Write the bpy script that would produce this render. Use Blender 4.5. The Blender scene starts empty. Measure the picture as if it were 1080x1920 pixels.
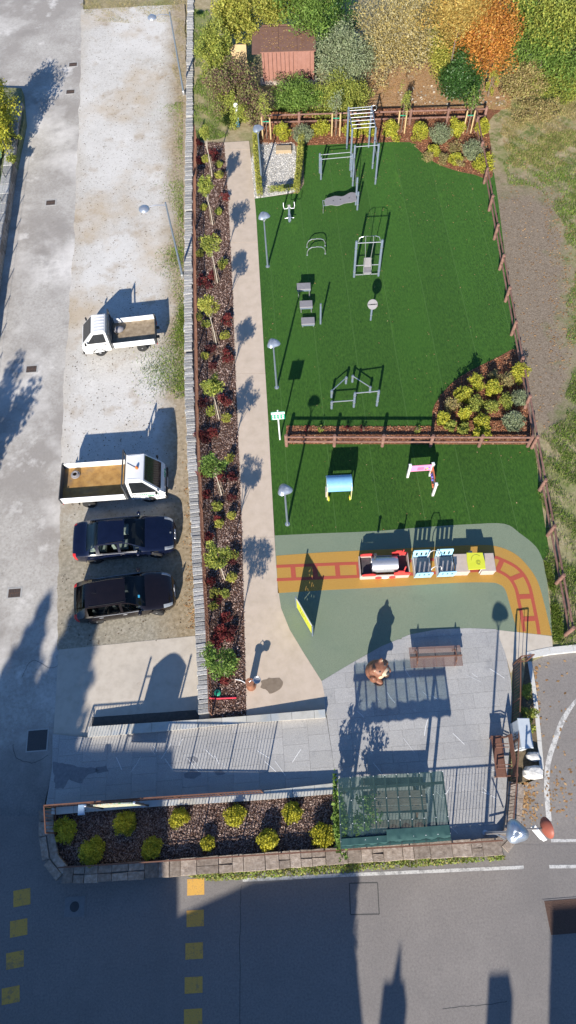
import bpy, math, random
import numpy as np
from mathutils import Vector, Matrix
random.seed(7); rng = np.random.default_rng(7)
R = math.radians
S = bpy.context.scene
C = S.collection

# ------------------------------------------------------------------ camera (drone, 28 m above the terrace)
FOC, NX, NY, H = 1280.0, 588.0, 1573.0, 28.0          # focal length and nadir point in photo pixels, height in metres
_d = np.array([(NX-540)/FOC, (960-NY)/FOC, 1.0]); _d /= np.linalg.norm(_d)
_f = np.array([0, 0, 1.0]); _Y = _f-_d*(_f@_d); _Y /= np.linalg.norm(_Y)
_r = np.array([1.0, 0, 0]); _X = _r-_d*(_r@_d); _X -= _Y*(_X@_Y); _X /= np.linalg.norm(_X)
_u = np.array([0, 1.0, 0])
cam = bpy.data.cameras.new('camera'); camo = bpy.data.objects.new('camera', cam); C.objects.link(camo)
cam.sensor_fit = 'VERTICAL'; cam.sensor_height = 36; cam.lens = 24; cam.clip_end = 2000
W = lambda v: Vector((v@_X, v@_Y, v@(-_d)))
rv, uv, fv = W(_r), W(_u), W(_f)
camo.matrix_world = Matrix(((rv.x, uv.x, -fv.x, 0), (rv.y, uv.y, -fv.y, 0), (rv.z, uv.z, -fv.z, H), (0, 0, 0, 1)))
S.camera = camo
S.render.resolution_x, S.render.resolution_y = 576, 1024

# ------------------------------------------------------------------ sky, sun, exposure
SUN_EL, SUN_AZ = 26.7, 15.0          # shadows run along +Y turned 15 degrees towards +X
world = bpy.data.worlds.new('World'); S.world = world; world.use_nodes = True
wn = world.node_tree.nodes; wl = world.node_tree.links
bg = wn['Background']; sky = wn.new('ShaderNodeTexSky'); sky.sky_type = 'NISHITA'; sky.sun_disc = False
sky.sun_elevation = R(SUN_EL); sky.sun_rotation = R(180+SUN_AZ); sky.altitude = 300; sky.ozone_density = 7.0; sky.air_density = 1.0; sky.dust_density = .2
wl.new(sky.outputs[0], bg.inputs[0]); bg.inputs[1].default_value = 0.1
sl = bpy.data.lights.new('sun', 'SUN'); sl.energy = 5.0; sl.angle = R(0.53); sl.color = (1.0, 0.93, 0.82)
so = bpy.data.objects.new('sun', sl); C.objects.link(so)
so.rotation_euler = Vector((math.sin(R(SUN_AZ))*math.cos(R(SUN_EL)), math.cos(R(SUN_AZ))*math.cos(R(SUN_EL)), -math.sin(R(SUN_EL)))).to_track_quat('-Z', 'Y').to_euler()
so.location = (0, 0, 60)
S.view_settings.view_transform = 'Standard'; S.view_settings.look = 'None'; S.view_settings.gamma = 1
S.view_settings.use_curve_mapping = False; S.view_settings.exposure = 0.82

# ------------------------------------------------------------------ helpers
def G(px, py, z=0.0):                     # where the sight line of a photo pixel meets the level z
    r = np.array([(px-540)/FOC, (960-py)/FOC, 1.0]); p = r*((H-z)/(r@_d))
    return Vector((p@_X, p@_Y, z))
def P2(p):
    q = (p[0], p[1], p[2]-H); c = _X*q[0]+_Y*q[1]-_d*q[2]
    return 540+FOC*c[0]/c[2], 960-FOC*c[1]/c[2]
def hof(b, t, z0=0.0):                    # height of an upright seen from base pixel b to top pixel t
    g = G(*b, z0); best = (1e9, 0)
    for i in range(0, 800):
        h = i*.01; u, v = P2((g.x, g.y, g.z+h)); e = (u-t[0])**2+(v-t[1])**2
        if e < best[0]: best = (e, h)
    return best[1]
def GP(pts, z=0.0): return [G(x, y, z) for x, y in pts]

class MB:
    def __init__(s): s.v = []; s.f = []
    def add(s, vs, fs):
        n = len(s.v); s.v += [tuple(v) for v in vs]; s.f += [tuple(i+n for i in f) for f in fs]; return s
    def box(s, c, size, rz=0, rx=0, ry=0):
        x, y, z = size[0]/2, size[1]/2, size[2]/2
        m = Matrix.Rotation(rz, 3, 'Z') @ Matrix.Rotation(ry, 3, 'Y') @ Matrix.Rotation(rx, 3, 'X')
        vs = [m @ Vector((a*x, b*y, c_*z))+Vector(c) for a in (-1, 1) for b in (-1, 1) for c_ in (-1, 1)]
        return s.add(vs, [(0, 1, 3, 2), (4, 6, 7, 5), (0, 4, 5, 1), (2, 3, 7, 6), (0, 2, 6, 4), (1, 5, 7, 3)])
    def bbox(s, c, size, bv=.02, rz=0):   # box with chamfered top edges
        x, y = size[0]/2, size[1]/2; z0 = -size[2]/2; z1 = size[2]/2
        rings = [(x, y, z0), (x, y, z1-bv), (x-bv, y-bv, z1)]
        m = Matrix.Rotation(rz, 3, 'Z'); vs = []
        for a, b, z in rings: vs += [m @ Vector(q)+Vector(c) for q in ((-a, -b, z), (a, -b, z), (a, b, z), (-a, b, z))]
        fs = [(3, 2, 1, 0), (8, 9, 10, 11)]
        for k in (0, 4): fs += [(k+i, k+(i+1) % 4, k+4+(i+1) % 4, k+4+i) for i in range(4)]
        return s.add(vs, fs)
    def beam(s, p, q, w, h=None, up=(0, 0, 1)):
        p, q = Vector(p), Vector(q); d = (q-p).normalized(); h = h or w
        a = d.cross(Vector(up))
        if a.length < 1e-4: a = d.cross(Vector((0, 1, 0)))
        a.normalize(); b = a.cross(d)
        vs = [o+a*(i*w/2)+b*(j*h/2) for o in (p, q) for i, j in ((-1, -1), (1, -1), (1, 1), (-1, 1))]
        return s.add(vs, [(3, 2, 1, 0), (4, 5, 6, 7)]+[(i, (i+1) % 4, 4+(i+1) % 4, 4+i) for i in range(4)])
    def tube(s, pts, r, n=8, closed=False):
        pts = [Vector(p) for p in pts]; rs = r if isinstance(r, (list, tuple)) else [r]*len(pts)
        vs = []; m = len(pts); ref = None
        for i, p in enumerate(pts):
            if closed: d = pts[(i+1) % m]-pts[i-1]
            else: d = pts[min(i+1, m-1)]-pts[max(i-1, 0)]
            d.normalize()
            if ref is None: ref = Vector((0, 0, 1)) if abs(d.z) < .9 else Vector((1, 0, 0))
            a = d.cross(ref); 
            if a.length < 1e-4: a = d.cross(Vector((0, 1, 0.1)))
            a.normalize(); b = d.cross(a); ref = -b if False else ref
            vs += [p+(a*math.cos(2*math.pi*k/n)+b*math.sin(2*math.pi*k/n))*rs[i] for k in range(n)]
        fs = []
        for i in range(m if closed else m-1):
            o, q = i*n, ((i+1) % m)*n
            fs += [(o+k, o+(k+1) % n, q+(k+1) % n, q+k) for k in range(n)]
        if not closed: fs += [tuple(range(n))[::-1], tuple(range((m-1)*n, m*n))]
        return s.add(vs, fs)
    def lathe(s, prof, c=(0, 0, 0), n=16, rx=0, ry=0, rz=0, sx=1, sy=1):
        m = Matrix.Rotation(rz, 3, 'Z') @ Matrix.Rotation(ry, 3, 'Y') @ Matrix.Rotation(rx, 3, 'X'); vs = []
        for r, z in prof: vs += [m @ Vector((sx*r*math.cos(2*math.pi*k/n), sy*r*math.sin(2*math.pi*k/n), z))+Vector(c) for k in range(n)]
        fs = [(i*n+k, i*n+(k+1) % n, (i+1)*n+(k+1) % n, (i+1)*n+k) for i in range(len(prof)-1) for k in range(n)]
        fs += [tuple(range(n))[::-1], tuple(range((len(prof)-1)*n, len(prof)*n))]
        return s.add(vs, fs)
    def prism(s, poly, z0, z1):           # poly: 2-D points or 3-D (own top heights)
        n = len(poly); ar = sum(poly[i][0]*poly[(i+1) % n][1]-poly[(i+1) % n][0]*poly[i][1] for i in range(n))
        if ar < 0: poly = poly[::-1]
        vs = [(p[0], p[1], z0) for p in poly]+[(p[0], p[1], z1 if z1 is not None else p[2]) for p in poly]
        return s.add(vs, [tuple(range(n))[::-1], tuple(range(n, 2*n))]+[(i, (i+1) % n, n+(i+1) % n, n+i) for i in range(n)])
    def plate(s, poly, o, ax, ay, t):     # flat outline in the plane (o, ax, ay), thickness t either side of it
        o, ax, ay = Vector(o), Vector(ax).normalized(), Vector(ay).normalized(); nn = ax.cross(ay); n = len(poly)
        ar = sum(poly[i][0]*poly[(i+1) % n][1]-poly[(i+1) % n][0]*poly[i][1] for i in range(n))
        if ar < 0: poly = poly[::-1]
        vs = [o+ax*a+ay*b+nn*k for k in (-t/2, t/2) for a, b in poly]
        return s.add(vs, [tuple(range(n))[::-1], tuple(range(n, 2*n))]+[(i, (i+1) % n, n+(i+1) % n, n+i) for i in range(n)])
    def build(s, name, mat, parent=None, smooth=False, off=None):
        me = bpy.data.meshes.new(name); vs = s.v
        if off is not None: vs = [(a-off[0], b-off[1], c-off[2]) for a, b, c in vs]
        me.from_pydata(vs, [], s.f); me.update()
        if mat: me.materials.append(mat)
        if smooth:
            me.polygons.foreach_set('use_smooth', [True]*len(me.polygons)); me.set_sharp_from_angle(angle=R(38))
        o = bpy.data.objects.new(name, me); C.objects.link(o)
        if parent: o.parent = parent
        return o
def place(name, mesh, parent=None, loc=(0, 0, 0), rz=0, sc=(1, 1, 1)):
    o = bpy.data.objects.new(name, mesh); C.objects.link(o); o.location = loc; o.rotation_euler = (0, 0, rz); o.scale = sc
    if parent: o.parent = parent
    return o
def tag(o, label, cat, group=None):
    o['label'] = label; o['category'] = cat
    if group: o['group'] = group
    return o
def thing(name, label, cat, loc=(0, 0, 0), rz=0, group=None):
    o = bpy.data.objects.new(name, None); C.objects.link(o); o.location = loc; o.rotation_euler = (0, 0, rz); o.empty_display_size = .2
    return tag(o, label, cat, group)
def struct(o): o['kind'] = 'structure'; return o
def stuff(o): o['kind'] = 'stuff'; return o
def sheet(name, pts, z, mat, th=.03, z0=None):
    m = MB(); m.prism([(p[0], p[1]) for p in GP(pts, z)], z-th if z0 is None else z0, z); return struct(m.build(name, mat))
def ordw(n):
    w = 'first second third fourth fifth sixth seventh eighth ninth tenth eleventh twelfth'.split()
    return w[n-1] if n <= 12 else '%d%s' % (n, {1: 'st', 2: 'nd', 3: 'rd'}.get(n % 10 if n > 20 else 0, 'th'))
def smoothline(pts, k=6):                 # Catmull-Rom through the points
    pts = [np.array(p, float) for p in pts]; out = []
    for i in range(len(pts)-1):
        a, b, c, d = pts[max(i-1, 0)], pts[i], pts[i+1], pts[min(i+2, len(pts)-1)]
        for j in range(k):
            t = j/k; out.append(.5*((2*b)+(c-a)*t+(2*a-5*b+4*c-d)*t*t+(3*b-a-3*c+d)*t**3))
    out.append(pts[-1]); return [tuple(p) for p in out]
def resample(pts, step):
    pts = [Vector(p) for p in pts]; L = [0]
    for a, b in zip(pts, pts[1:]): L.append(L[-1]+(b-a).length)
    n = max(1, round(L[-1]/step)); out = []; j = 0
    for i in range(n+1):
        s = L[-1]*i/n
        while j < len(L)-2 and L[j+1] < s: j += 1
        t = (s-L[j])/max(1e-9, L[j+1]-L[j]); out.append(pts[j].lerp(pts[j+1], t))
    return out
def ribbon(pts, w):                       # closed outline of a band of width w round a 2-D line
    l, r = [], []
    for i, p in enumerate(pts):
        a, b = pts[max(i-1, 0)], pts[min(i+1, len(pts)-1)]; d = Vector((b[0]-a[0], b[1]-a[1])).normalized(); n = Vector((-d.y, d.x))
        l.append((p[0]+n.x*w/2, p[1]+n.y*w/2)); r.append((p[0]-n.x*w/2, p[1]-n.y*w/2))
    return l+r[::-1]
def clip(poly, a, b, c):                  # keep a*x+b*y <= c
    out = []
    for i in range(len(poly)):
        p, q = poly[i-1], poly[i]; dp, dq = a*p[0]+b*p[1]-c, a*q[0]+b*q[1]-c
        if (dp <= 0) != (dq <= 0):
            t = dp/(dp-dq); out.append((p[0]+(q[0]-p[0])*t, p[1]+(q[1]-p[1])*t))
        if dq <= 0: out.append((q[0], q[1]))
    return out
def cellclip(poly, x0, x1, y0, y1):
    for a, b, c in ((-1, 0, -x0), (1, 0, x1), (0, -1, -y0), (0, 1, y1)):
        poly = clip(poly, a, b, c)
        if len(poly) < 3: return None
    ar = abs(sum(poly[i-1][0]*poly[i][1]-poly[i][0]*poly[i-1][1] for i in range(len(poly))))/2
    return poly if ar > .004 else None
def inpoly(pts, poly):                    # pts (n,2) array -> mask
    x, y = pts[:, 0], pts[:, 1]; m = np.zeros(len(pts), bool); n = len(poly)
    for i in range(n):
        (x1, y1), (x2, y2) = poly[i-1][:2], poly[i][:2]
        if y1 == y2: continue
        m ^= ((y1 > y) != (y2 > y)) & (x < (x2-x1)*(y-y1)/(y2-y1)+x1)
    return m
def scatter(poly, n):
    a = np.array([p[:2] for p in poly]); lo, hi = a.min(0), a.max(0); out = np.zeros((0, 2))
    while len(out) < n:
        q = rng.uniform(lo, hi, (n*2, 2)); out = np.vstack([out, q[inpoly(q, poly)]])
    return out[:n]
def leafmesh(name, pts, size, mat, parent=None, aspect=.6, up=.5, jit=.4, off=(0, 0, 0), flat=False):
    """many small four-cornered leaves at pts, each turned its own way"""
    pts = np.asarray(pts, float)-np.array(off); n = len(pts)
    nrm = rng.normal(size=(n, 3)); nrm /= np.linalg.norm(nrm, axis=1)[:, None]
    nrm[:, 2] = np.abs(nrm[:, 2]); nrm += np.array([0, 0, up]); nrm /= np.linalg.norm(nrm, axis=1)[:, None]
    t = rng.normal(size=(n, 3)); a = np.cross(nrm, t); a /= np.linalg.norm(a, axis=1)[:, None]; b = np.cross(nrm, a)
    s = (size*rng.uniform(1-jit, 1+jit, n))[:, None]
    v = np.empty((n, 4, 3)); v[:, 0] = pts-a*s*.5; v[:, 1] = pts+b*s*aspect*.5+a*s*.08; v[:, 2] = pts+a*s*.5; v[:, 3] = pts-b*s*aspect*.5+a*s*.08
    return rawquads(name, v, mat, parent)
def rawquads(name, v, mat, parent=None):
    n = len(v); me = bpy.data.meshes.new(name)
    me.vertices.add(n*4); me.loops.add(n*4); me.polygons.add(n)
    me.vertices.foreach_set('co', v.reshape(-1)); me.loops.foreach_set('vertex_index', np.arange(n*4, dtype=np.int32))
    me.polygons.foreach_set('loop_start', np.arange(0, n*4, 4, dtype=np.int32)); me.update(calc_edges=True); me.validate()
    me.materials.append(mat); o = bpy.data.objects.new(name, me); C.objects.link(o)
    if parent: o.parent = parent
    return o
def blades(name, xy, z, h, w, mat, lean=.5):
    n = len(xy); hh = h*rng.uniform(.4, 1.3, n); an = rng.uniform(0, 6.283, n); la = rng.uniform(0, 6.283, n); ll = hh*lean*rng.uniform(0, 1.6, n)
    z = np.broadcast_to(z, n)
    base = np.stack([xy[:, 0], xy[:, 1], z], 1); side = np.stack([np.cos(an), np.sin(an), 0*an], 1)*w*.5*rng.uniform(.6, 1.4, n)[:, None]
    tip = base+np.stack([np.cos(la)*ll, np.sin(la)*ll, hh], 1); v = np.empty((n, 4, 3))
    v[:, 0] = base-side; v[:, 1] = base+side; v[:, 2] = tip+side*.25; v[:, 3] = tip-side*.25
    return rawquads(name, v, mat)
def clumps(c, rad, n, k, cr=.38, shell=.55, low=-1.0, spread=.25):
    """points in k clumps spread through an ellipsoid: uneven outline, gaps between the clumps"""
    d = rng.normal(size=(k, 3)); d /= np.linalg.norm(d, axis=1)[:, None]; d = d[d[:, 2] > low]
    d *= rng.uniform(shell, 1.0, len(d))[:, None]*rng.uniform(1-spread, 1+spread, len(d))[:, None]; w = rng.uniform(.4, 1.6, len(d))
    idx = rng.choice(len(d), n, p=w/w.sum()); q = rng.normal(size=(n, 3)); q /= np.linalg.norm(q, axis=1)[:, None]
    q *= (rng.uniform(0, 1, n)**.45)[:, None]*cr*(.6+.5*w[idx])[:, None]
    return (d[idx]+q)*np.array(rad)+np.array(c)

# ------------------------------------------------------------------ materials
def _nt(name):
    m = bpy.data.materials.new(name); m.use_nodes = True; nt = m.node_tree; return m, nt, nt.nodes, nt.links, nt.nodes['Principled BSDF']
def _ramp(N, stops):
    r = N.new('ShaderNodeValToRGB'); e = r.color_ramp.elements
    while len(e) < len(stops): e.new(.5)
    for i, (p, c) in enumerate(stops): e[i].position = p; e[i].color = (*c, 1)
    return r
def _noise(N, L, vec, scale, detail=5, rough=.6, dist=0):
    n = N.new('ShaderNodeTexNoise'); n.inputs['Scale'].default_value = scale; n.inputs['Detail'].default_value = detail
    n.inputs['Roughness'].default_value = rough; n.inputs['Distortion'].default_value = dist; L.new(vec, n.inputs['Vector']); return n.outputs['Fac']
def _mix(N, L, fac, a, b, mode='MIX'):
    m = N.new('ShaderNodeMix'); m.data_type = 'RGBA'; m.blend_type = mode
    for k, v in ((0, fac), (6, a), (7, b)):
        if isinstance(v, (int, float)): m.inputs[k].default_value = v
        elif isinstance(v, tuple): m.inputs[k].default_value = (*v, 1)
        else: L.new(v, m.inputs[k])
    return m.outputs[2]
def _range(N, L, v, a, b, c=0, d=1):
    m = N.new('ShaderNodeMapRange'); m.inputs[1].default_value = a; m.inputs[2].default_value = b; m.inputs[3].default_value = c; m.inputs[4].default_value = d
    L.new(v, m.inputs[0]); return m.outputs[0]
def M(name, stops, scale=6, detail=6, rough=.85, bump=0, bscale=None, spec=.3, patches=(), rnd=0, metal=0, island=0, speck=None, stretch=None, coat=0):
    """noise -> colour ramp, patches = [(colour, scale, lo, hi, amount)], speck = (colour, scale, threshold)"""
    m, nt, N, L, B = _nt(name)
    geo = N.new('ShaderNodeNewGeometry'); vec = geo.outputs['Position']
    if stretch:
        mp = N.new('ShaderNodeMapping'); mp.inputs['Scale'].default_value = stretch; L.new(vec, mp.inputs[0]); vec = mp.outputs[0]
    if isinstance(stops[0], float): stops = [(0, tuple(x*.85 for x in stops)), (1, tuple(min(1, x*1.15) for x in stops))]
    elif not isinstance(stops[0][1], tuple): stops = [(i/(max(1, len(stops)-1)), c) for i, c in enumerate(stops)]
    f = _noise(N, L, vec, scale, detail); f = _range(N, L, f, .25, .75)
    r = _ramp(N, stops); L.new(f, r.inputs[0]); col = r.outputs[0]
    for i, (c, sc, lo, hi, am) in enumerate(patches):
        mp = N.new('ShaderNodeMapping'); mp.inputs['Location'].default_value = (7.3*i+3, 2.1*i, 1.7*i); L.new(vec, mp.inputs[0])
        g = _range(N, L, _noise(N, L, mp.outputs[0], sc, 6, .62), lo, hi, 0, am); col = _mix(N, L, g, col, c)
    if speck:
        v = N.new('ShaderNodeTexVoronoi'); v.inputs['Scale'].default_value = speck[1]; L.new(vec, v.inputs['Vector'])
        g = _range(N, L, v.outputs['Distance'], speck[2], speck[2]*.6); col = _mix(N, L, g, col, speck[0])
    if rnd or island:
        src = N.new('ShaderNodeObjectInfo').outputs['Random'] if rnd else geo.outputs['Random Per Island']
        k = rnd or island; g = _range(N, L, src, 0, 1, 1-k, 1+k); cb = N.new('ShaderNodeCombineColor')
        for i in range(3): L.new(g, cb.inputs[i])
        col = _mix(N, L, 1.0, col, cb.outputs[0], 'MULTIPLY')
    L.new(col, B.inputs['Base Color']); B.inputs['Roughness'].default_value = rough; B.inputs['Specular IOR Level'].default_value = spec; B.inputs['Metallic'].default_value = metal
    B.inputs['Coat Weight'].default_value = coat; B.inputs['Coat Roughness'].default_value = .04
    if bump:
        bn = N.new('ShaderNodeBump'); bn.inputs['Strength'].default_value = bump; bn.inputs['Distance'].default_value = .05
        L.new(_noise(N, L, vec, bscale or scale*3, 4), bn.inputs['Height']); L.new(bn.outputs[0], B.inputs['Normal'])
    return m
def LEAF(name, cols, trans=.3, rough=.6):
    m, nt, N, L, B = _nt(name); geo = N.new('ShaderNodeNewGeometry')
    if trans: cols = [tuple(min(.75, v*1.32) for v in c) for c in cols]; trans += .08
    r = _ramp(N, [(i/max(1, len(cols)-1), c) for i, c in enumerate(cols)]); L.new(geo.outputs['Random Per Island'], r.inputs[0]); col = r.outputs[0]
    if trans:                                              # whole sprays of leaves differ a little in tone
        g = _range(N, L, _noise(N, L, geo.outputs['Position'], 1.7, 3), .3, .7, .68, 1.28); cb = N.new('ShaderNodeCombineColor')
        for i in range(3): L.new(g, cb.inputs[i])
        col = _mix(N, L, 1.0, col, cb.outputs[0], 'MULTIPLY')
    L.new(col, B.inputs['Base Color']); B.inputs['Roughness'].default_value = rough; B.inputs['Specular IOR Level'].default_value = .25
    t = N.new('ShaderNodeBsdfTranslucent'); L.new(col, t.inputs[0]); mx = N.new('ShaderNodeMixShader'); mx.inputs[0].default_value = trans
    L.new(B.outputs[0], mx.inputs[1]); L.new(t.outputs[0], mx.inputs[2]); L.new(mx.outputs[0], N['Material Output'].inputs[0]); return m
def GLASS(name, tint=(.25, .3, .33), refl=.5):
    m, nt, N, L, B = _nt(name); tr = N.new('ShaderNodeBsdfTransparent'); tr.inputs[0].default_value = (*tint, 1)
    gl = N.new('ShaderNodeBsdfGlossy'); gl.inputs['Roughness'].default_value = .03; fr = N.new('ShaderNodeFresnel'); fr.inputs[0].default_value = 1.5
    mx = N.new('ShaderNodeMixShader'); L.new(fr.outputs[0], mx.inputs[0]); L.new(tr.outputs[0], mx.inputs[1]); L.new(gl.outputs[0], mx.inputs[2])
    L.new(mx.outputs[0], N['Material Output'].inputs[0]); return m

# ================================================================== the ground
ZL = -0.5                                                  # lot and road; the park itself lies at z = 0
def rough(pts, amp=.15, step=.5, z=0.0, seed=1):           # uneven outline in world coordinates from a pixel outline
    w = GP(pts, z); w.append(w[0]); o = resample(w, step)[:-1]; r = random.Random(seed); v = 0; out = []
    for p in o:
        v = v*.6+r.uniform(-amp, amp)*.8; u = r.uniform(-amp, amp)*.4; out.append((p.x+v, p.y+u))
    return out
def wsheet(name, poly, z, mat, th=.03):
    return struct(MB().prism(poly, z-th, z).build(name, mat))
asph = M('asphalt', [(0.159, 0.146, 0.136), (0.214, 0.195, 0.183), (0.254, 0.234, 0.217)], 14, 8, .9, .25, 60, patches=[((0.138, 0.13, 0.126), .25, .45, .7, .45), ((0.289, 0.267, 0.246), .6, .55, .75, .35), ((0.118, 0.108, 0.101), 3, .66, .74, .4)], speck=((0.331, 0.305, 0.277), 55, .25))
oldroad = M('worn_road', [(.31, .285, .255), (.41, .385, .35), (.49, .465, .43)], 9, 9, .92, .2, 45, patches=[((.27, .245, .22), .2, .44, .58, .75), ((.66, .63, .59), .15, .5, .64, .8), ((.25, .23, .21), .5, .58, .7, .6), ((.7, .67, .63), .7, .6, .7, .55), ((.17, .15, .13), 1.9, .66, .74, .5)], speck=((.2, .17, .14), 20, .14))
gravel = M('lot_gravel', [(0.412, 0.384, 0.342), (0.523, 0.498, 0.456), (0.612, 0.585, 0.541)], 11, 10, .95, .5, 40, patches=[((0.668, 0.646, 0.611), .13, .42, .58, .6), ((0.445, 0.339, 0.214), .17, .52, .66, .7), ((0.356, 0.273, 0.183), .75, .56, .7, .6), ((0.69, 0.668, 0.632), .5, .58, .68, .5), ((0.223, 0.175, 0.118), 4.0, .63, .7, .6), ((0.189, 0.142, 0.0964), 11, .66, .7, .6)], speck=((0.201, 0.153, 0.107), 7, .17))
soil = M('soil_grass', [(.22, .185, .10), (.32, .265, .155), (.43, .36, .24)], 4, 9, .95, .5, 30, patches=[((.15, .19, .05), .3, .47, .62, .75), ((.42, .31, .19), .5, .56, .7, .6)])
conc = M('pad_concrete', [(.42, .37, .305), (.49, .435, .365), (.53, .475, .40)], 3, 9, .9, .12, 50, patches=[((.36, .32, .27), .5, .52, .72, .5), ((.3, .25, .2), 2.2, .68, .76, .5)])
pathm = M('path_concrete', [(.44, .36, .28), (.50, .41, .325), (.54, .445, .36)], 2.5, 9, .9, .1, 60, patches=[((.4, .33, .26), .6, .5, .7, .45)], speck=((.3, .23, .17), 14, .06), rnd=.03)
graym = M('granite', [(0.255, 0.251, 0.249), (0.358, 0.351, 0.342), (0.443, 0.435, 0.419)], 26, 9, .75, .12, 70, patches=[((.17, .175, .185), 1.1, .6, .72, .45), ((0.281, 0.28, 0.285), .8, .5, .7, .5), ((0.528, 0.51, 0.488), 3.2, .64, .72, .5)], rnd=.06, speck=((0.17, 0.167, 0.179), 40, .18))
rubg = M('rubber_green', [(0.129, 0.165, 0.109), (0.185, 0.225, 0.157), (0.235, 0.27, 0.195)], 45, 4, .9, .2, 90, patches=[((0.151, 0.2, 0.142), .4, .45, .65, .5), ((.11, .15, .11), 1.6, .6, .74, .45), ((.24, .27, .21), 3, .64, .74, .35)], speck=((0.0784, 0.1, 0.0712), 55, .25))
rubo = M('rubber_ochre', [(.31, .165, .032), (.41, .232, .05), (.49, .295, .075)], 45, 4, .9, .2, 90, speck=((.25, .13, .04), 55, .25), patches=[((.36, .22, .07), .6, .5, .7, .4)])
rubr = M('rubber_red', [(.30, .055, .035), (.38, .08, .05), (.42, .1, .06)], 45, 4, .9, .2, 90)
turfm = M('artificial_turf', [(0.00953, 0.0292, 0.00326), (0.0328, 0.0897, 0.00895), (0.0635, 0.143, 0.0179)], 13, 9, .8, .9, 120, spec=.2, patches=[((0.036, 0.106, 0.00977), .35, .48, .66, .55), ((0.017, 0.0471, 0.00488), .22, .5, .68, .5), ((0.0688, 0.168, 0.0163), 1.3, .62, .74, .55), ((0.0741, 0.145, 0.0244), 5, .66, .72, .4)], rnd=.06, stretch=(1, .4, 1))
seamm = M('turf_seam', [(.05, .12, .025), (.08, .16, .04)], 20)
_B = turfm.node_tree.nodes['Principled BSDF']; _B.inputs['Sheen Weight'].default_value = .25; _B.inputs['Sheen Tint'].default_value = (.35, .9, .25, 1); _B.inputs['Sheen Roughness'].default_value = .5
mulchm = M('mulch_ground', [(.045, .022, .015), (.1, .05, .033), (.16, .085, .055)], 18, 8, .95, .8, 60)
barkr = M('red_bark_ground', [(.10, .04, .022), (.2, .085, .045), (.3, .14, .075)], 18, 8, .95, .8, 60)
dirt = M('bare_dirt', [(.14, .12, .095), (.2, .175, .145), (.27, .24, .2)], 6, 10, .95, .8, 25, patches=[((.3, .2, .1), .9, .6, .7, .5)], speck=((.3, .27, .23), 9, .15))
litter = M('leaf_litter', [(.27, .155, .08), (.38, .235, .125), (.48, .32, .19)], 14, 9, .95, .9, 40, patches=[((.42, .36, .27), .8, .58, .7, .7)])
whitep = M('road_paint_white', [(.46, .45, .43), (.6, .59, .57)], 30, 8, .85, patches=[((.22, .215, .21), 5, .5, .62, .75), ((.2, .195, .19), 22, .55, .62, .7)])
yellp = M('road_paint_yellow', [(.56, .31, .07), (.66, .39, .09)], 30, 8, .85, patches=[((.24, .18, .12), 5, .54, .66, .65), ((.2, .17, .13), 22, .57, .65, .6)])

def blend(m, cols, amp, fexpr, sc=5, nsc=.55):             # a second ground colour laid over part of a surface, edge broken up by noise
    nt = m.node_tree; N, L = nt.nodes, nt.links; B = N['Principled BSDF']; src = B.inputs['Base Color'].links[0].from_socket
    geo = N.new('ShaderNodeNewGeometry'); ns = N.new('ShaderNodeTexNoise'); ns.inputs['Scale'].default_value = nsc; ns.inputs['Detail'].default_value = 9; ns.inputs['Roughness'].default_value = .72; L.new(geo.outputs['Position'], ns.inputs['Vector'])
    sp = N.new('ShaderNodeSeparateXYZ'); L.new(geo.outputs['Position'], sp.inputs[0])
    def ma(op, a, b):
        n = N.new('ShaderNodeMath'); n.operation = op
        for i, v in enumerate((a, b)):
            if isinstance(v, (int, float)): n.inputs[i].default_value = v
            else: L.new(v, n.inputs[i])
        return n.outputs[0]
    off = ma('MULTIPLY', ma('SUBTRACT', ns.outputs['Fac'], .5), amp)
    f = fexpr(ma, lambda v, a, b, d=1.0: _range(N, L, v, a, b, 0, d), sp.outputs[0], sp.outputs[1], off)
    n2 = N.new('ShaderNodeTexNoise'); n2.inputs['Scale'].default_value = sc; n2.inputs['Detail'].default_value = 10; L.new(geo.outputs['Position'], n2.inputs['Vector'])
    r = _ramp(N, list(zip((.3, .5, .7), cols))); L.new(n2.outputs['Fac'], r.inputs[0]); L.new(_mix(N, L, f, src, r.outputs[0]), B.inputs['Base Color'])
blend(soil, ((.05, .085, .015), (.1, .14, .03), (.17, .19, .06)), 7.0, lambda ma, rg, X, Y, o: ma('MULTIPLY', rg(o, -.1, .6, .85), rg(X, 11.5, 12.5)), 9, 1.1)
blend(soil, ((.15, .115, .08), (.215, .17, .125), (.29, .235, .18)), 6.0, lambda ma, rg, X, Y, o: ma('MULTIPLY', ma('MULTIPLY', rg(ma('ADD', Y, o), 16.0, 17.6), rg(ma('ADD', ma('ADD', Y, ma('MULTIPLY', X, .25)), o), 39.0, 35.5)), rg(ma('ADD', ma('SUBTRACT', X, ma('MULTIPLY', Y, .2)), o), 11.4, 9.8)), 16)
blend(oldroad, ((.125, .12, .115), (.16, .152, .147), (.2, .19, .185)), 4.0, lambda ma, rg, X, Y, o: rg(ma('ADD', Y, o), 5.5, 1.5, 1.0), 14)
blend(gravel, ((.17, .145, .1), (.26, .23, .165), (.36, .32, .25)), 6.0, lambda ma, rg, X, Y, o: rg(ma('ADD', Y, o), 17.0, 12.5, .85), 9)                       # earthy gravel where the cars stand
blend(gravel, ((.2, .15, .085), (.3, .23, .14), (.4, .32, .22)), 2.2, lambda ma, rg, X, Y, o: rg(ma('ADD', X, o), -6.3, -5.2, .85), 6)                          # soil along the coping wall
blend(gravel, ((.26, .2, .13), (.37, .3, .21), (.45, .39, .3)), 2.5, lambda ma, rg, X, Y, o: rg(ma('ADD', ma('ADD', X, ma('MULTIPLY', Y, .03)), o), -9.6, -10.6, .4), 6)  # dirt along the old road

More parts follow.
